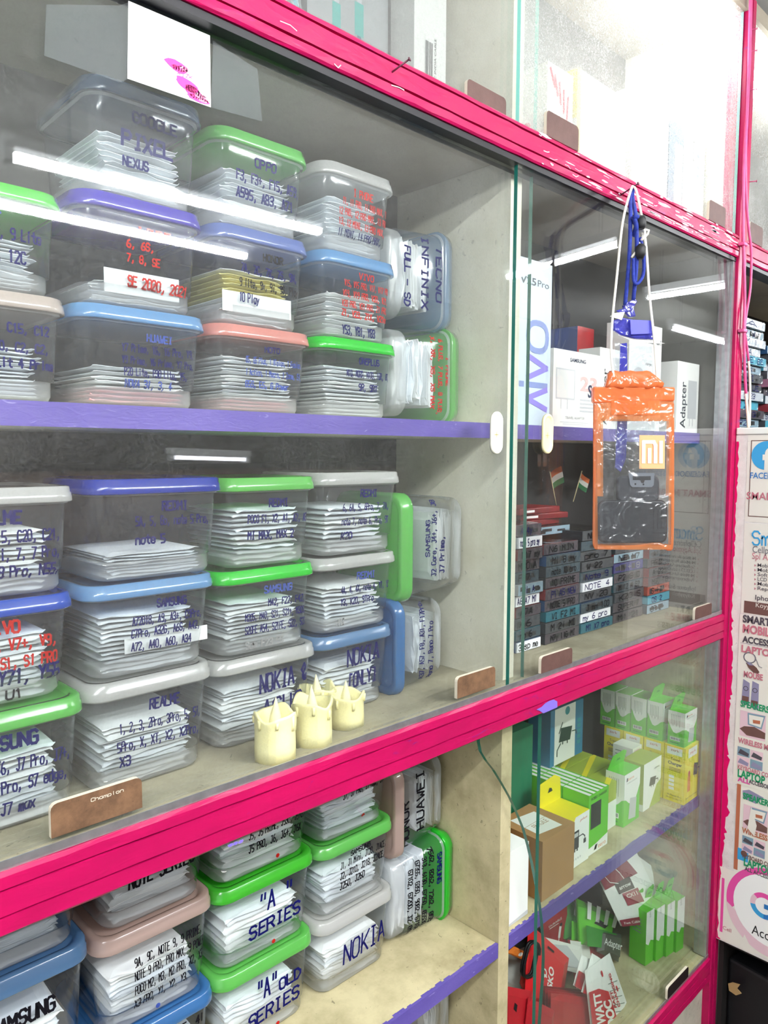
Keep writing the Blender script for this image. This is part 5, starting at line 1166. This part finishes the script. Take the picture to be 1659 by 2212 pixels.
class Poster:
    def __init__(s, u0, u1, v0, v1, lay, ragged=0.0):
        s.q = MB(); s.off = .0006 + .0006 * lay
        pts = []
        if ragged:
            n = 10
            for k in range(n + 1): pts.append((u0 + random.uniform(0, ragged), v1 - (v1 - v0) * k / n))
            for k in range(1, n + 1): pts.append((u0 + (u1 - u0) * k / n, v0 + random.uniform(-ragged, ragged)))
            pts += [(u1, v1)]
        else: pts = [(u0, v1), (u0, v0), (u1, v0), (u1, v1)]
        s.q.prism([S1.pt(u, v, s.off) for u, v in pts], (.0005, 0, 0), 0)
        s.S = Surf(S1.pt(0, 0, s.off), S1.U, S1.V, S1.n)
    def t(s, text, px, py, hpx, mi, bold=.02, w=None, shear=0.0):
        u, v = U(px, py); s.q.type(s.S, text, u, v, hpx * .00133, mi, u1=None if w is None else u + w, bold=bold, shear=shear, off=.0012)
    def build(s, label): o = s.q.build('poster', PM); return tag(o, label, 'poster', 'posters on the side counter')
def pic_mouse(P, px, py, w=.055, h=.05):
    u, v = U(px, py); S, q = P.S, P.q
    q.ring(S, u + .018, v - .008, .013, .016, pGREY, .0005, sx=1.1); q.line(S, [(u + .036, v - .01), (u + .044, v - .028), (u + .052, v - .03)], .0018, pGREY)
    q.shape(S, [(u + .008, v - .024), (u + .02, v - .021), (u + .038, v - .033), (u + .046, v - .044), (u + .042, v - .05), (u + .03, v - .049), (u + .016, v - .038)], pBRN, .0006)
    q.shape(S, [(u + .010, v - .024), (u + .02, v - .021), (u + .03, v - .028), (u + .018, v - .03)], pLIL, .0008)
def pic_speakers(P, px, py):
    u, v = U(px, py); S, q = P.S, P.q
    for du, hh in ((0, .075), (.025, .082)):
        q.shape(S, [(u + du, v - hh), (u + du + .022, v - hh - .004), (u + du + .021, v - .012 + du * .1), (u + du + .003, v - .004)], pLIL, .0006)
        q.rect(S, u + du + .002, u + du + .02, v - hh + .006, v - hh + .022, pBRN, .0008); q.ring(S, u + du + .011, v - .03, .005, .007, pDG, .0008)
def pic_laptop(P, px, py, s=1.0):
    u, v = U(px, py); S, q = P.S, P.q
    q.rect(S, u, u + .07 * s, v - .075 * s, v, pPALE, .0005)
    q.shape(S, [(u + .02 * s, v - .003), (u + .068 * s, v - .001), (u + .06 * s, v - .042 * s), (u + .022 * s, v - .038 * s)], pSTE, .0007); q.shape(S, [(u + .024 * s, v - .008), (u + .064 * s, v - .006), (u + .057 * s, v - .037 * s), (u + .026 * s, v - .034 * s)], pPAPER, .0009)
    q.shape(S, [(u, v - .055 * s), (u + .012 * s, v - .045 * s), (u + .04 * s, v - .04 * s), (u + .07 * s, v - .05 * s), (u + .07 * s, v - .068 * s), (u + .02 * s, v - .07 * s)], pBRN, .0007)
    q.shape(S, [(u + .035 * s, v - .02 * s), (u + .055 * s, v - .018 * s), (u + .055 * s, v - .028 * s), (u + .036 * s, v - .03 * s)], pRUST, .0011)
def pic_boards(P, px, py, s=1.0):
    u, v = U(px, py); S, q = P.S, P.q
    for i in range(2):
        for j in range(2):
            a, b = u + i * .036 * s, v - j * .028 * s
            q.rect(S, a, a + .034 * s, b - .026 * s, b, pPALE if (i + j) % 2 else pSTE, .0005)
            q.shape(S, [(a + .002, b - .02 * s), (a + .03 * s, b - .024 * s), (a + .032 * s, b - .014 * s), (a + .008 * s, b - .006 * s)], pLIL if j else pDG, .0007)
ub = lambda x, y: U(x, y)[0]; vb = lambda x, y: U(x, y)[1]
# 1 facebook sheet
P = Poster(.036, .285, vb(1603, 1126), vb(1610, 940), 0)
u0, v0 = U(1607, 1114); v1 = vb(1611, 952); u0 = .046
for a in ([(u0, v0), (.27, v0)], [(.27, v0), (.27, v1)], [(.27, v1), (u0, v1)], [(u0, v1), (u0, v0)]): P.q.line(P.S, a, .0022, pBRN)
cu, cv = U(1656, 984); P.q.disc(P.S, cu, cv, .040, pCYAN, .0004, 32)
P.q.type(P.S, 'f', cu - .010, cv - .041, .064, pPAPER, bold=.05, off=.0009)
P.t('FACEBOOK  INSTAGRAM', 1621, 1033, 13, pBLUE, .01, .22); P.t('SMART MOBILES', 1613, 1078, 16, pPINK, .015, .2)
P.q.ring(P.S, cu + .11, cv, .022, .028, pPINK); P.build('poster with a blue circle sign inside a brown ruled frame')
# 2 script sheet
P = Poster(.036, .285, vb(1600, 1324), vb(1604, 1129), 0)
u, v = U(1626, 1176)
P.q.hand(P.S, 'Smart', u, u + .12, v, .038, .0045, pCYAN, slope=0, jit=.1); P.t('Cellphone Service', 1626, 1193, 15, pGREY, .0, .15); P.t('Spl Appple Service', 1625, 1207, 14, pPINK, .0, .15)
for k, t in enumerate(('Mobile Accessories', 'Mobile Repairing', 'Software Update', 'LCD / Touch Change', 'Mobile Unlocking', 'Reprogramming')):
    y = 1224 + k * 10; P.t(t, 1637, y, 8, pDG, .005, .115); uu, vv = U(1630, y - 2); P.q.shape(P.S, [(uu, vv - .003), (uu + .004, vv + .001), (uu, vv + .005)], pPINK, .0006)
P.t('Iphone Service', 1632, 1295, 11, pDG, .01, .12)
a = U(1607, 1323); P.q.rect(P.S, a[0], .27, a[1], vb(1607, 1297), pBRN, .0004); P.t('Koyyah', 1633, 1311, 10, pPAPER, .0)
P.build('poster with blue script heading, bullet list and brown bar')
# 3 accessories sheet
P = Poster(.034, .28, vb(1593, 1692), vb(1602, 1327), 1)
P.t('SMART', 1605, 1343, 16, pDG, .04, .075); P.t('MOBILE &', 1605, 1365, 18, pPINK, .04, .11); P.t('ACCESSORIES', 1604, 1386, 14, pDG, .04, .13); P.t('LAPTOP', 1602, 1407, 15, pPINK, .04, .09)
uu, vv = U(1600, 1388); P.q.line(P.S, [(uu, vv), (.27, vv)], .001, pLIL)
pic_mouse(P, 1606, 1412); P.t('MOUSE', 1607, 1461, 13, pPINK, .04, .052)
pic_speakers(P, 1604, 1463); P.t('SPEAKERS', 1600, 1525, 14, pGRN, .04, .078)
pic_laptop(P, 1600, 1533); P.t('WIRELESS MOUSE', 1595, 1603, 12, pPINK, .04, .12)
pic_boards(P, 1594, 1611); P.t('KEYBOARD COMBO', 1594, 1660, 10, pPINK, .03, .11); P.t('LAPTOP', 1594, 1676, 17, pGRN, .04, .075); P.t('ALL', 1594, 1686, 11, pMG2, .03); P.t('ACCESSORIES', 1618, 1691, 9, pDG, .03, .07)
P.build('long accessories poster with mouse, speaker and laptop pictures')
# 4 older torn copy
P = Poster(.045, .28, vb(1595, 1900), vb(1595, 1690), 0, .004)
P.q.rect(P.S, .046, .057, vb(1595, 1880), vb(1592, 1692), pRUST, .0003)
a = vb(1600, 1700); P.q.shape(P.S, [(.064, a - .03), (.10, a - .035), (.12, a - .01), (.08, a), (.062, a - .008)], pLIL, .0004)
P.t('SPEAKERS', 1605, 1724, 14, pGRN, .04, .078); pic_laptop(P, 1607, 1736, .95); P.t('WIRELESS', 1603, 1797, 12, pRUST, .04, .07); pic_boards(P, 1604, 1803, .9); P.t('KEYBOARD COMBO', 1604, 1851, 10, pBRN, .03, .1); P.t('LAPTOP', 1607, 1868, 17, pGRN, .04, .075); P.t('ALL ACCESSORIES', 1609, 1879, 9, pDG, .03, .1)
P.q.shape(P.S, [(.08, vb(1620, 1790)), (.088, vb(1620, 1740)), (.105, vb(1640, 1785)), (.1, vb(1640, 1810))], pPAPER, .0016)
uu, vv = U(1594, 1830); P.q.rect(P.S, uu, uu + .03, vv - .035, vv, pCYAN, .0004); P.q.disc(P.S, uu + .018, vv - .012, .009, pBRN, .0007)
P.build('older torn accessories poster with a rust coloured side stripe')
# 5 pink poster with a multicoloured ring letter
bl, br = U(1549, 2022), U(1654, 2072)
P = Poster(.006, .288, bl[1], vb(1580, 1880), 1, .006)
P.q.rect(P.S, .014, .022, bl[1] + .02, vb(1572, 1900), pMAG, .0003)
g = U(1651, 1957)
pts = []
P.q.disc(P.S, g[0] + .02, g[1] - .012, .125, pMAG, .0003, 40, a0=80, a1=200); P.q.disc(P.S, g[0] + .02, g[1] - .02, .125, pPALE, .0004, 40, a0=185, a1=290)
P.q.disc(P.S, g[0] + .02, g[1] - .01, .105, pWHT, .0006, 40)
for a0, a1, mi in ((45, 140, pMAG), (140, 190, pPALE), (190, 270, pCYAN), (270, 360, pBLUE)): P.q.ring(P.S, g[0], g[1], .024, .038, mi, .0009, 14, a0, a1)
P.q.rect(P.S, g[0], g[0] + .038, g[1] - .007, g[1] + .007, pBLUE, .0011)
P.t('Accessories', 1624, 2015, 22, pBLK, .0, .15); P.t('Cell', 1562, 2006, 9, pPINK, .0)
P.q.shape(P.S, [(.07, bl[1] - .003), (.085, bl[1] + .045), (.1, bl[1] + .02), (.115, bl[1] - .003)], pPAPER, .0014)
P.build('torn pink poster with a white disc and multicoloured ring letter')
# black loudspeaker under the counter
t = empty('loudspeaker', (XW + .17, -.20, ZF), (0, 0, R(-8)))
SPK = flat('black_vinyl', '#131316', .5, .4, .2, 60); GRIL = flat('speaker_grille', '#24242a', .7)
q = MB(); q.box(-.14, .14, -.16, .16, 0, .42); q.build('cabinet', SPK, t, bevel=.008)
Sx = Surf((-.1401, .16, 0), (0, -.32, 0), (0, 0, .42), (-1, 0, 0))
q = MB(); q.disc(Sx, .5, .38, .115, 0, .002, 32); q.ring(Sx, .5, .38, .105, .125, 1, .004, 32); WOO = q.build('woofer', [GRIL, SPK], t)
q = MB(); q.disc(Sx, .52, .55, .042, 0, .006, 28, sx=.8); q.ring(Sx, .52, .55, .038, .043, 1, .0065, 28, sx=.8); q.line(Sx, [(.50, .60), (.50, .54), (.56, .54), (.56, .58)], .006, 1, .008); q.build('badge', [OFFW, SPK], WOO)
tag(t, 'black loudspeaker with a round pale badge under the side counter', 'loudspeaker')
q = MB(); p = PX(1575, 2140, XW + .02); q.prism([p + Vector((0, y, z)) for y, z in ((0, 0), (-.02, -.004), (-.035, .01), (-.022, .018), (-.03, .035), (-.008, .03), (.004, .02))], (.003, 0, 0)); o = q.build('tape_scrap', flat('brown_tape', '#a78a5c', .5)); tag(o, 'scrap of brown tape stuck by the loudspeaker', 'tape')

# ------------------------------------------------------------------ flat boxes in the bay past the post
zq = SU1 + .0016
rows = [('slate', 'white', 'SSSS'), ('blue', 'paleblue', 'P28'), ('black', 'mauve', 'A G'), ('grey', 'aqua', 'M 2A'), ('aqua', 'white', 'S 23'), ('red', 'grey', '11 UE'), ('slate', 'grey', 'KKI'), ('pink', 'paleblue', 'X A'), ('grey', 'aqua', 'EE EE'), ('grey', 'white', 'OPA'), ('slate', 'white', 'M 1'), ('grey', 'paleblue', 'V W'), ('grey', 'white', 'A')]
for k, (sd, fc, tx) in enumerate(rows):
    cover_box(2.545 + (k % 3) * .012, 2.755 + (k % 3) * .012, .125 + (k % 2) * .012, zq, .0295, sd, fc, tx, '%s flat box, %s of the front stack past the corner post' % ({'paleblue': 'pale blue', 'mauve': 'mauve grey'}.get(fc, fc), 'lowest' if k == 0 else 'topmost' if k == 12 else ORD[k] + ' from the bottom'), 'b', 0, .16, 'flat boxes past the corner post'); zq += .0299
zq = SU1 + .0016
for k, (sd, fc, tx) in enumerate([rows[(i * 5 + 3) % 13] for i in range(11)]):
    cover_box(2.80 + (k % 2) * .01, 3.02 + (k % 2) * .01, .12 + (k % 3) * .01, zq, .0295, sd, fc, tx, '%s flat box, %s of the second stack past the corner post' % ({'paleblue': 'pale blue', 'mauve': 'mauve grey'}.get(fc, fc), 'lowest' if k == 0 else 'topmost' if k == 10 else ORD[k] + ' from the bottom'), 'b', 0, .16, 'flat boxes past the corner post'); zq += .0289

# ------------------------------------------------------------------ painted cables with clips on the post
CABP = flat('pink_painted_cable', '#e25d96', .4, .4, .3, 30); CABI = flat('ivory_cable', '#efe3d2', .4)
def smooth(pts, n=6):
    P = [Vector(p) for p in pts]; out = []
    for i in range(len(P) - 1):
        a, b, c, d = P[max(i - 1, 0)], P[i], P[i + 1], P[min(i + 2, len(P) - 1)]
        for k in range(n):
            t = k / n; out.append(.5 * ((2 * b) + (c - a) * t + (2 * a - 5 * b + 4 * c - d) * t * t + (3 * b - a - 3 * c + d) * t ** 3))
    out.append(P[-1]); return out
def cable(pts, r, label, split=None):
    sp = smooth([PY(x, y, -.014) for x, y in pts]); q = MB()
    if split is None: q.tube(sp, r, 0, 8)
    else: q.tube(sp[:split], r, 0, 8); q.tube(sp[split - 1:], r, 1, 8)
    o = q.build('painted_cable', [CABP, CABI]); tag(o, label, 'cable', 'cables on the corner post'); return o
cable([(1622, -40), (1618, 120), (1614, 250), (1609, 330), (1606, 420), (1606, 525), (1609, 640), (1607, 720), (1609, 800), (1612, 860), (1617, 925)], .0042, 'pink painted cable straight down the corner post', 54)
cable([(1624, -40), (1620, 130), (1612, 300), (1612, 420), (1618, 500), (1623, 545), (1621, 620), (1612, 680), (1609, 715), (1616, 770), (1620, 830), (1619, 920)], .0036, 'pink painted cable bowing out beside the corner post', 56)
for k, (px, py) in enumerate(((1608, 527), (1607, 714))):
    p = PY(px, py, -.016); q = MB(); q.box(-.013, .013, -.005, .012, -.005, .004, 0); o = q.build('cable_clip', CABP, None, p, bevel=.002); tag(o, 'small pink cable clip on the post, %s one' % ('upper', 'lower')[k], 'clip', 'cable clips')
# nails along the post edge and in the rail
NAIL = flat('painted_nail', '#b8406e', .4, .5); NAILK = flat('dark_nail', '#5a2338', .4, .5)
def nail(px, py, l, label, mat=NAIL, d=(0, -1, .25)):
    p = PY(px, py, -.001); v = Vector(d).normalized() * l; q = MB(); q.tube([p - v * .15, p + v], .0014, 0, 7); q.tube([p + v, p + v * 1.06], .0032, 0, 9); o = q.build('nail', mat); tag(o, label, 'nail', 'nails in the pink frame')
nail(848, 155, .03, 'bent nail driven into the upper rail above the containers', NAILK, (.35, -1, .45))
nb = PY(1368, 404, -.03) + Vector((0, .03, -.010)); q = MB(); q.tube([nb, nb + Vector((0, -.040, .014))], .0016, 0, 7); q.tube([nb + Vector((0, -.040, .014)), nb + Vector((0, -.042, .0146))], .0036, 0, 9); o = q.build('nail', NAILK); tag(o, 'nail in the upper rail carrying the blue cord', 'nail', 'nails in the pink frame')
for k, py in enumerate((65, 112, 195, 393)): nail(1617, py, .02, 'tiny nail at the top of the corner post, %s from the top' % ORD[k], NAIL, (.5, -1, 0))

# ------------------------------------------------------------------ the hanging pouches
ORG = film('orange_pvc', '#ffab70', .55, '#ffe0c8', gloss=1.6, wob=.5, trans=.6); ORGD = film('orange_pvc_solid', '#ff9658', .75, '#ffcfae', gloss=1.6, wob=.4, trans=.5); CLRP = film('pouch_clear_pvc', '#eef0ee', .07, gloss=1.1, wob=.45)
hook = PY(1368, 404, -.03)
# pouch plane: turned towards the shop, hanging clear of the glass
pc = PY(1366, 1010, -.085)
rx = Vector((math.cos(R(43)), -math.sin(R(43)), 0)); nz = Vector((0, 0, 1)); nn = -Vector((math.sin(R(43)), math.cos(R(43)), 0))
def onp(px, py, off=0.0):
    """point of the pouch's own plane seen at a pixel"""
    d = _ray(px, py); t = (pc - CAMLOC).dot(nn) / d.dot(nn); return CAMLOC + d * t + nn * off
class PS(Surf):
    pass
o0 = onp(1283, 1185); Uv = onp(1452, 1185) - o0; Vv = onp(1283, 836) - o0
SP = Surf(o0, Uv, Vv, nn)
t = empty('waterproof_pouch', onp(1366, 830)); TL = t.location.copy()
def ploc(q): q.v = [tuple(Vector(p) - TL) for p in q.v]; return q
def bulge(u, v): return .016 * math.sin(math.pi * min(max(u, 0), 1)) ** .5 * (1 - .6 * v) if v < 1 else 0
def sheet(u0, u1, v0, v1, off, mi, q, nu=10, nv=14, wave=.0015, hole=None, rag=True):
    def P(i, j):
        u = u0 + (u1 - u0) * i / nu; v = v0 + (v1 - v0) * j / nv
        return SP.pt(u, v, off * (1 if off == 0 else 1) + (bulge(u, v) if off > 0 else -bulge(u, v)) + wave * math.sin(9 * u + 3 * v) * math.cos(7 * v))
    for i in range(nu):
        for j in range(nv):
            u = u0 + (u1 - u0) * (i + .5) / nu; v = v0 + (v1 - v0) * (j + .5) / nv
            if hole and hole(u, v): continue
            q.add([P(i, j), P(i + 1, j), P(i + 1, j + 1), P(i, j + 1)], [(0, 1, 2, 3)], mi, True)
# clear front and back with an orange welded border
q = MB(); win = lambda u, v: (.085 < u < .92 and .3 < v < .80) or (.035 < u < .965 and .035 < v <= .335)
for off in (.003, -.003): sheet(.0, 1.0, .0, .93, off, 0, q, 30, 34, hole=win)
q = ploc(q); q.build('border', ORG, t)
q = MB()
for off in (.003, -.003): sheet(.083, .925, .33, .805, off, 0, q, 12, 14); sheet(.03, .968, .03, .33, off, 0, q, 14, 9)
ploc(q).build('window', CLRP, t)
# rounded bead round the bottom corners
q = MB(); bead = [SP.pt(u, v, 0) for u, v in ((.01, .9), (.005, .3), (.0, .06), (.02, .012), (.08, .004), (.5, .012), (.8, .03), (.9, .01), (.96, -.004), (.995, .03), (1.0, .3), (.99, .9))]
q.tube(smooth(bead, 4), .0035, 0, 7); ploc(q).build('weld_bead', ORG, t)
# folded roll top and grip strip
q = MB(); q.prism([SP.pt(u, v, .008) for u, v in ((-.02, .905), (-.005, .90), (1.0, .915), (1.005, 1.0), (-.02, 1.0))], nn * -.018); sheet(.2, .8, .83, .915, .006, 0, q, 8, 4, .002)
ROLL = ploc(q).build('roll_top', ORGD, t, bevel=.003)
q = MB()
def hp(u, v, o): return SP.pt(u, v, o)
loops = []
for v, a, b, th in ((.995, .14, .84, .009), (1.02, .15, .85, .010), (1.05, .17, .80, .008), (1.075, .17, .75, .006), (1.095, .20, .70, .003)):
    loops.append([hp(a + (b - a) * k / 12, v + .006 * math.sin(k * 1.3), th * (1 + .4 * math.sin(2 * k + v * 40))) for k in range(13)] + [hp(b - (b - a) * k / 12, v + .004 * math.sin(k * 1.7), -th) for k in range(13)])
q.loops(loops, 0, True, True, True); ploc(q).build('folded_flap', ORGD, ROLL)
# the logo on the front
q = MB(); LOGO = flat('orange_logo_print', '#f3a878', .4)
q.rect(SP, .545, .865, .50, .705, 0, .0135)
Sl = Surf(SP.pt(.545, .50, .0142), Uv * .32, Vv * .205, nn)
for a in ([(.16, .2), (.16, .8), (.56, .8), (.62, .7), (.62, .2)],): q.line(Sl, a, .0072, 1, .0006)
q.line(Sl, [(.39, .2), (.39, .58)], .0072, 1, .0008); q.line(Sl, [(.84, .2), (.84, .8)], .0072, 1, .0006)
ploc(q).build('logo_panel', [LOGO, flat('pale_logo_print', '#f7ece2', .4)], t)
# white neck cord up to the nail
WC = flat('white_cord', '#efeade', .7)
q = MB(); a = SP.pt(.24, 1.05, .006); b = SP.pt(.78, 1.05, .004)
q.tube(smooth([a, onp(1319, 770, .004), onp(1322, 700), onp(1332, 600), onp(1345, 480), onp(1358, 415, .0) * .5 + hook * .5, hook]), .0026, 0, 7)
q.tube(smooth([b, onp(1412, 740, .004), onp(1403, 640), onp(1394, 520, .0), onp(1382, 430) * .6 + hook * .4, hook]), .0026, 0, 7)
kn = onp(1388, 510, .004); q.tube([kn + Vector((.008 * math.cos(k), .008 * math.sin(k * 1.7), .012 * math.sin(k * 1.1))) for k in [i * .6 for i in range(14)]], .0024, 0, 6)
q.tube([kn, onp(1372, 545, .006), onp(1362, 558, .006)], .0024, 0, 6); ploc(q).build('neck_cord', WC, t)
tag(t, 'orange rimmed clear waterproof pouch hanging on a white cord from the rail', 'pouch')
# black armband folded inside the pouch
t2 = empty('folded_armband', SP.pt(.5, .1, 0)); T2 = t2.location.copy()
def a2(q): q.v = [tuple(Vector(p) - T2) for p in q.v]; return q
FOAM = flat('black_foam', '#26282d', .42, .5, .25, 30, bump=.3); FOAM2 = flat('charcoal_fabric', '#36373c', .6, .3, .2, 40); BUCK = flat('grey_buckle', '#6d7178', .35, .5); SLOT = flat('buckle_slot', '#1d1e22', .5)
def rpad(q, u0, u1, v0, v1, r, off, th, mi, n=5):
    W2, H2 = (u1 - u0) * SP.du, (v1 - v0) * SP.dv
    def lp(ins, o): return [SP.pt(u0 + (x + 0) / SP.du, v0 + y / SP.dv, o) for x, y in rrect(ins, W2 - ins, ins, H2 - ins, r - ins * .5, n)]
    q.loops([lp(.004, off - th), lp(.0, off - th * .7), lp(.0, off - th * .3), lp(.004, off)], mi, True, True, True)
q = MB(); rpad(q, .05, .935, .035, .305, .016, .004, .012, 0); S3 = Surf(SP.pt(.75, .10, .0043), Uv * .17, Vv * .17, nn)
for a in ([(0, 0), (0, 1), (1, 1)], [(0, 0), (1, 0)], [(.3, .15), (.3, .8), (.6, .85), (.6, .2), (.3, .15)]): q.line(S3, a, .0012, 1, .0006)
a2(q).build('pad', [FOAM, SLOT], t2)
q = MB(); rpad(q, .29, .83, .29, .455, .012, .002, .010, 0); STR = a2(q).build('strap', FOAM2, t2)
q = MB(); S4 = Surf(SP.pt(.43, .385, .0026), Uv * .34, Vv * .088, nn)
q.prism([S4.pt(u, v, .002) for u, v in ((.05, 1), (.0, .95), (.06, .15), (.14, 0), (.86, .0), (.94, .15), (.96, 1))], nn * -.003, 0)
q.shape(S4, [(.15, .50), (.82, .50), (.82, .78), (.15, .78)], 1, .0025); q.disc(S4, .25, .22, .002, 1, .0025); q.disc(S4, .55, .2, .002, 1, .0025); q.shape(S4, [(.42, .5), (.48, .3), (.56, .3), (.6, .5)], 1, .0028)
a2(q).build('buckle', [BUCK, SLOT], STR)
tag(t2, 'folded black foam armband lying inside the orange pouch', 'armband')
# blue and clear pouch hanging behind
VIOF = film('violet_pvc', '#5a5cc8', .7, '#8c8cf0', gloss=2.0, wob=.5); VIOS = flat('violet_solid_plastic', '#5656c8', .35, .5)
t3 = empty('rolled_pouch', onp(1370, 680, -.03)); T3 = t3.location.copy()
def a3(q): q.v = [tuple(Vector(p) - T3) for p in q.v]; return q
ob = -.016
q = MB(); q.prism([onp(x, y, ob + .008) for x, y in ((1330, 712), (1345, 722), (1375, 730), (1420, 732), (1414, 715), (1406, 700), (1380, 690), (1350, 684), (1326, 690))][::-1], nn * -.012); LR = a3(q).build('label_roll', VIOF, t3, bevel=.003)
q = MB(); q.prism([onp(x, y, ob + .014) for x, y in ((1364, 722), (1408, 720), (1410, 692), (1362, 690))], nn * -.003); a3(q).build('label_card', VIOS, LR)
q = MB(); q.prism([onp(x, y, ob + .003) for x, y in ((1340, 722), (1380, 738), (1442, 740), (1420, 735), (1385, 728), (1352, 712), (1330, 700))], nn * -.002); q.prism([onp(x, y, ob + .010) for x, y in ((1320, 682), (1345, 690), (1352, 672), (1330, 675))], nn * -.002); a3(q).build('white_flap', OFFW, t3)
q = MB(); tw = [onp(x, y, ob) for x, y in ((1352, 655), (1362, 650), (1375, 660), (1380, 680), (1366, 682), (1356, 670))]
q.prism(tw, nn * -.01); q.prism([onp(x, y, ob + .004) for x, y in ((1335, 668), (1350, 664), (1356, 652), (1376, 642), (1382, 648), (1370, 668), (1345, 676))], nn * -.004); a3(q).build('twisted_neck', VIOF, t3, bevel=.002)
q = MB(); q.prism([onp(x, y, -.016) for x, y in ((1346, 740), (1360, 738), (1362, 860), (1358, 990), (1346, 1020), (1334, 1010), (1342, 860))][::-1], nn * -.002); a3(q).build('violet_edge', VIOF, t3)
q = MB(); q.prism([onp(x, y, -.0185) for x, y in ((1335, 738), (1415, 742), (1420, 860), (1422, 1000), (1334, 1005), (1338, 860))][::-1], nn * -.001); a3(q).build('clear_sleeve', CLRP, t3)
BC = flat('blue_braid', '#2a3c9c', .7, .3, .4, 160, bump=.4)
q = MB()
q.tube(smooth([onp(1356, 655, ob), onp(1359, 560, .0), onp(1362, 470, .0), hook + Vector((-.004, .004, -.02)), hook]), .0042, 0, 8)
q.tube(smooth([onp(1374, 645, ob), onp(1374, 560, .004), onp(1372, 470, .004), hook + Vector((.006, .004, -.02)), hook]), .0042, 0, 8)
q.tube(smooth([onp(1366, 560, .006), onp(1368, 605, .002), onp(1378, 612, .0), onp(1390, 590, .0), onp(1388, 545, .004), onp(1380, 515, .006)]), .0034, 0, 8)
q.tube([onp(1370, 490, .006) + Vector((.010 * math.cos(k), .007 * math.sin(k * 1.3), .016 * math.sin(k * .9))) for k in [i * .5 for i in range(20)]], .0045, 0, 8); BCO = a3(q).build('blue_cord', BC, t3)
q = MB(); q.lathe([(.007, -.012), (.010, -.006), (.010, .008), (.006, .014)], 0, 0, 0, 12); o = onp(1381, 485, .010); q.v = [(x + o.x, y + o.y, z + o.z) for x, y, z in q.v]; a3(q).build('cord_lock', BLACK, BCO)
q = MB(); q.lathe([(.006, -.016), (.011, -.006), (.011, .008), (.006, .014)], 0, 0, 0, 12); o = onp(1380, 545, .008); q.v = [(x + o.x, y + o.y, z + o.z) for x, y, z in q.v]; a3(q).build('cord_lock', BLACK, BCO)
tag(t3, 'rolled violet and clear pouch hanging on blue braided cord behind the orange one', 'pouch')

# ------------------------------------------------------------------ strip light of the opposite counter (it shows in the panes)
tube_light((2.19, -3.2, -.03), (2.70, -3.2, -.045), 'short strip light on the counter across the shop', None, emit('counter_strip_glow', (.9, .92, 1), 9.0), .012, .03)
"""the opposite counter that carries it"""
oc = empty('opposite_counter', (2.2, YB + .2, ZF)); q = MB(); q.box(-1.6, 1.8, -.19, .19, 0, 1.86); q.build('cabinet_body', flat('brown_laminate', '#6d5546', .5), oc); q = MB(); q.box(-1.62, 1.82, -.195, .2, 1.8605, 1.885); q.build('counter_top', flat('dark_laminate', '#3d322b', .6), oc); tag(oc, 'brown laminate counter on the opposite side of the shop', 'counter')
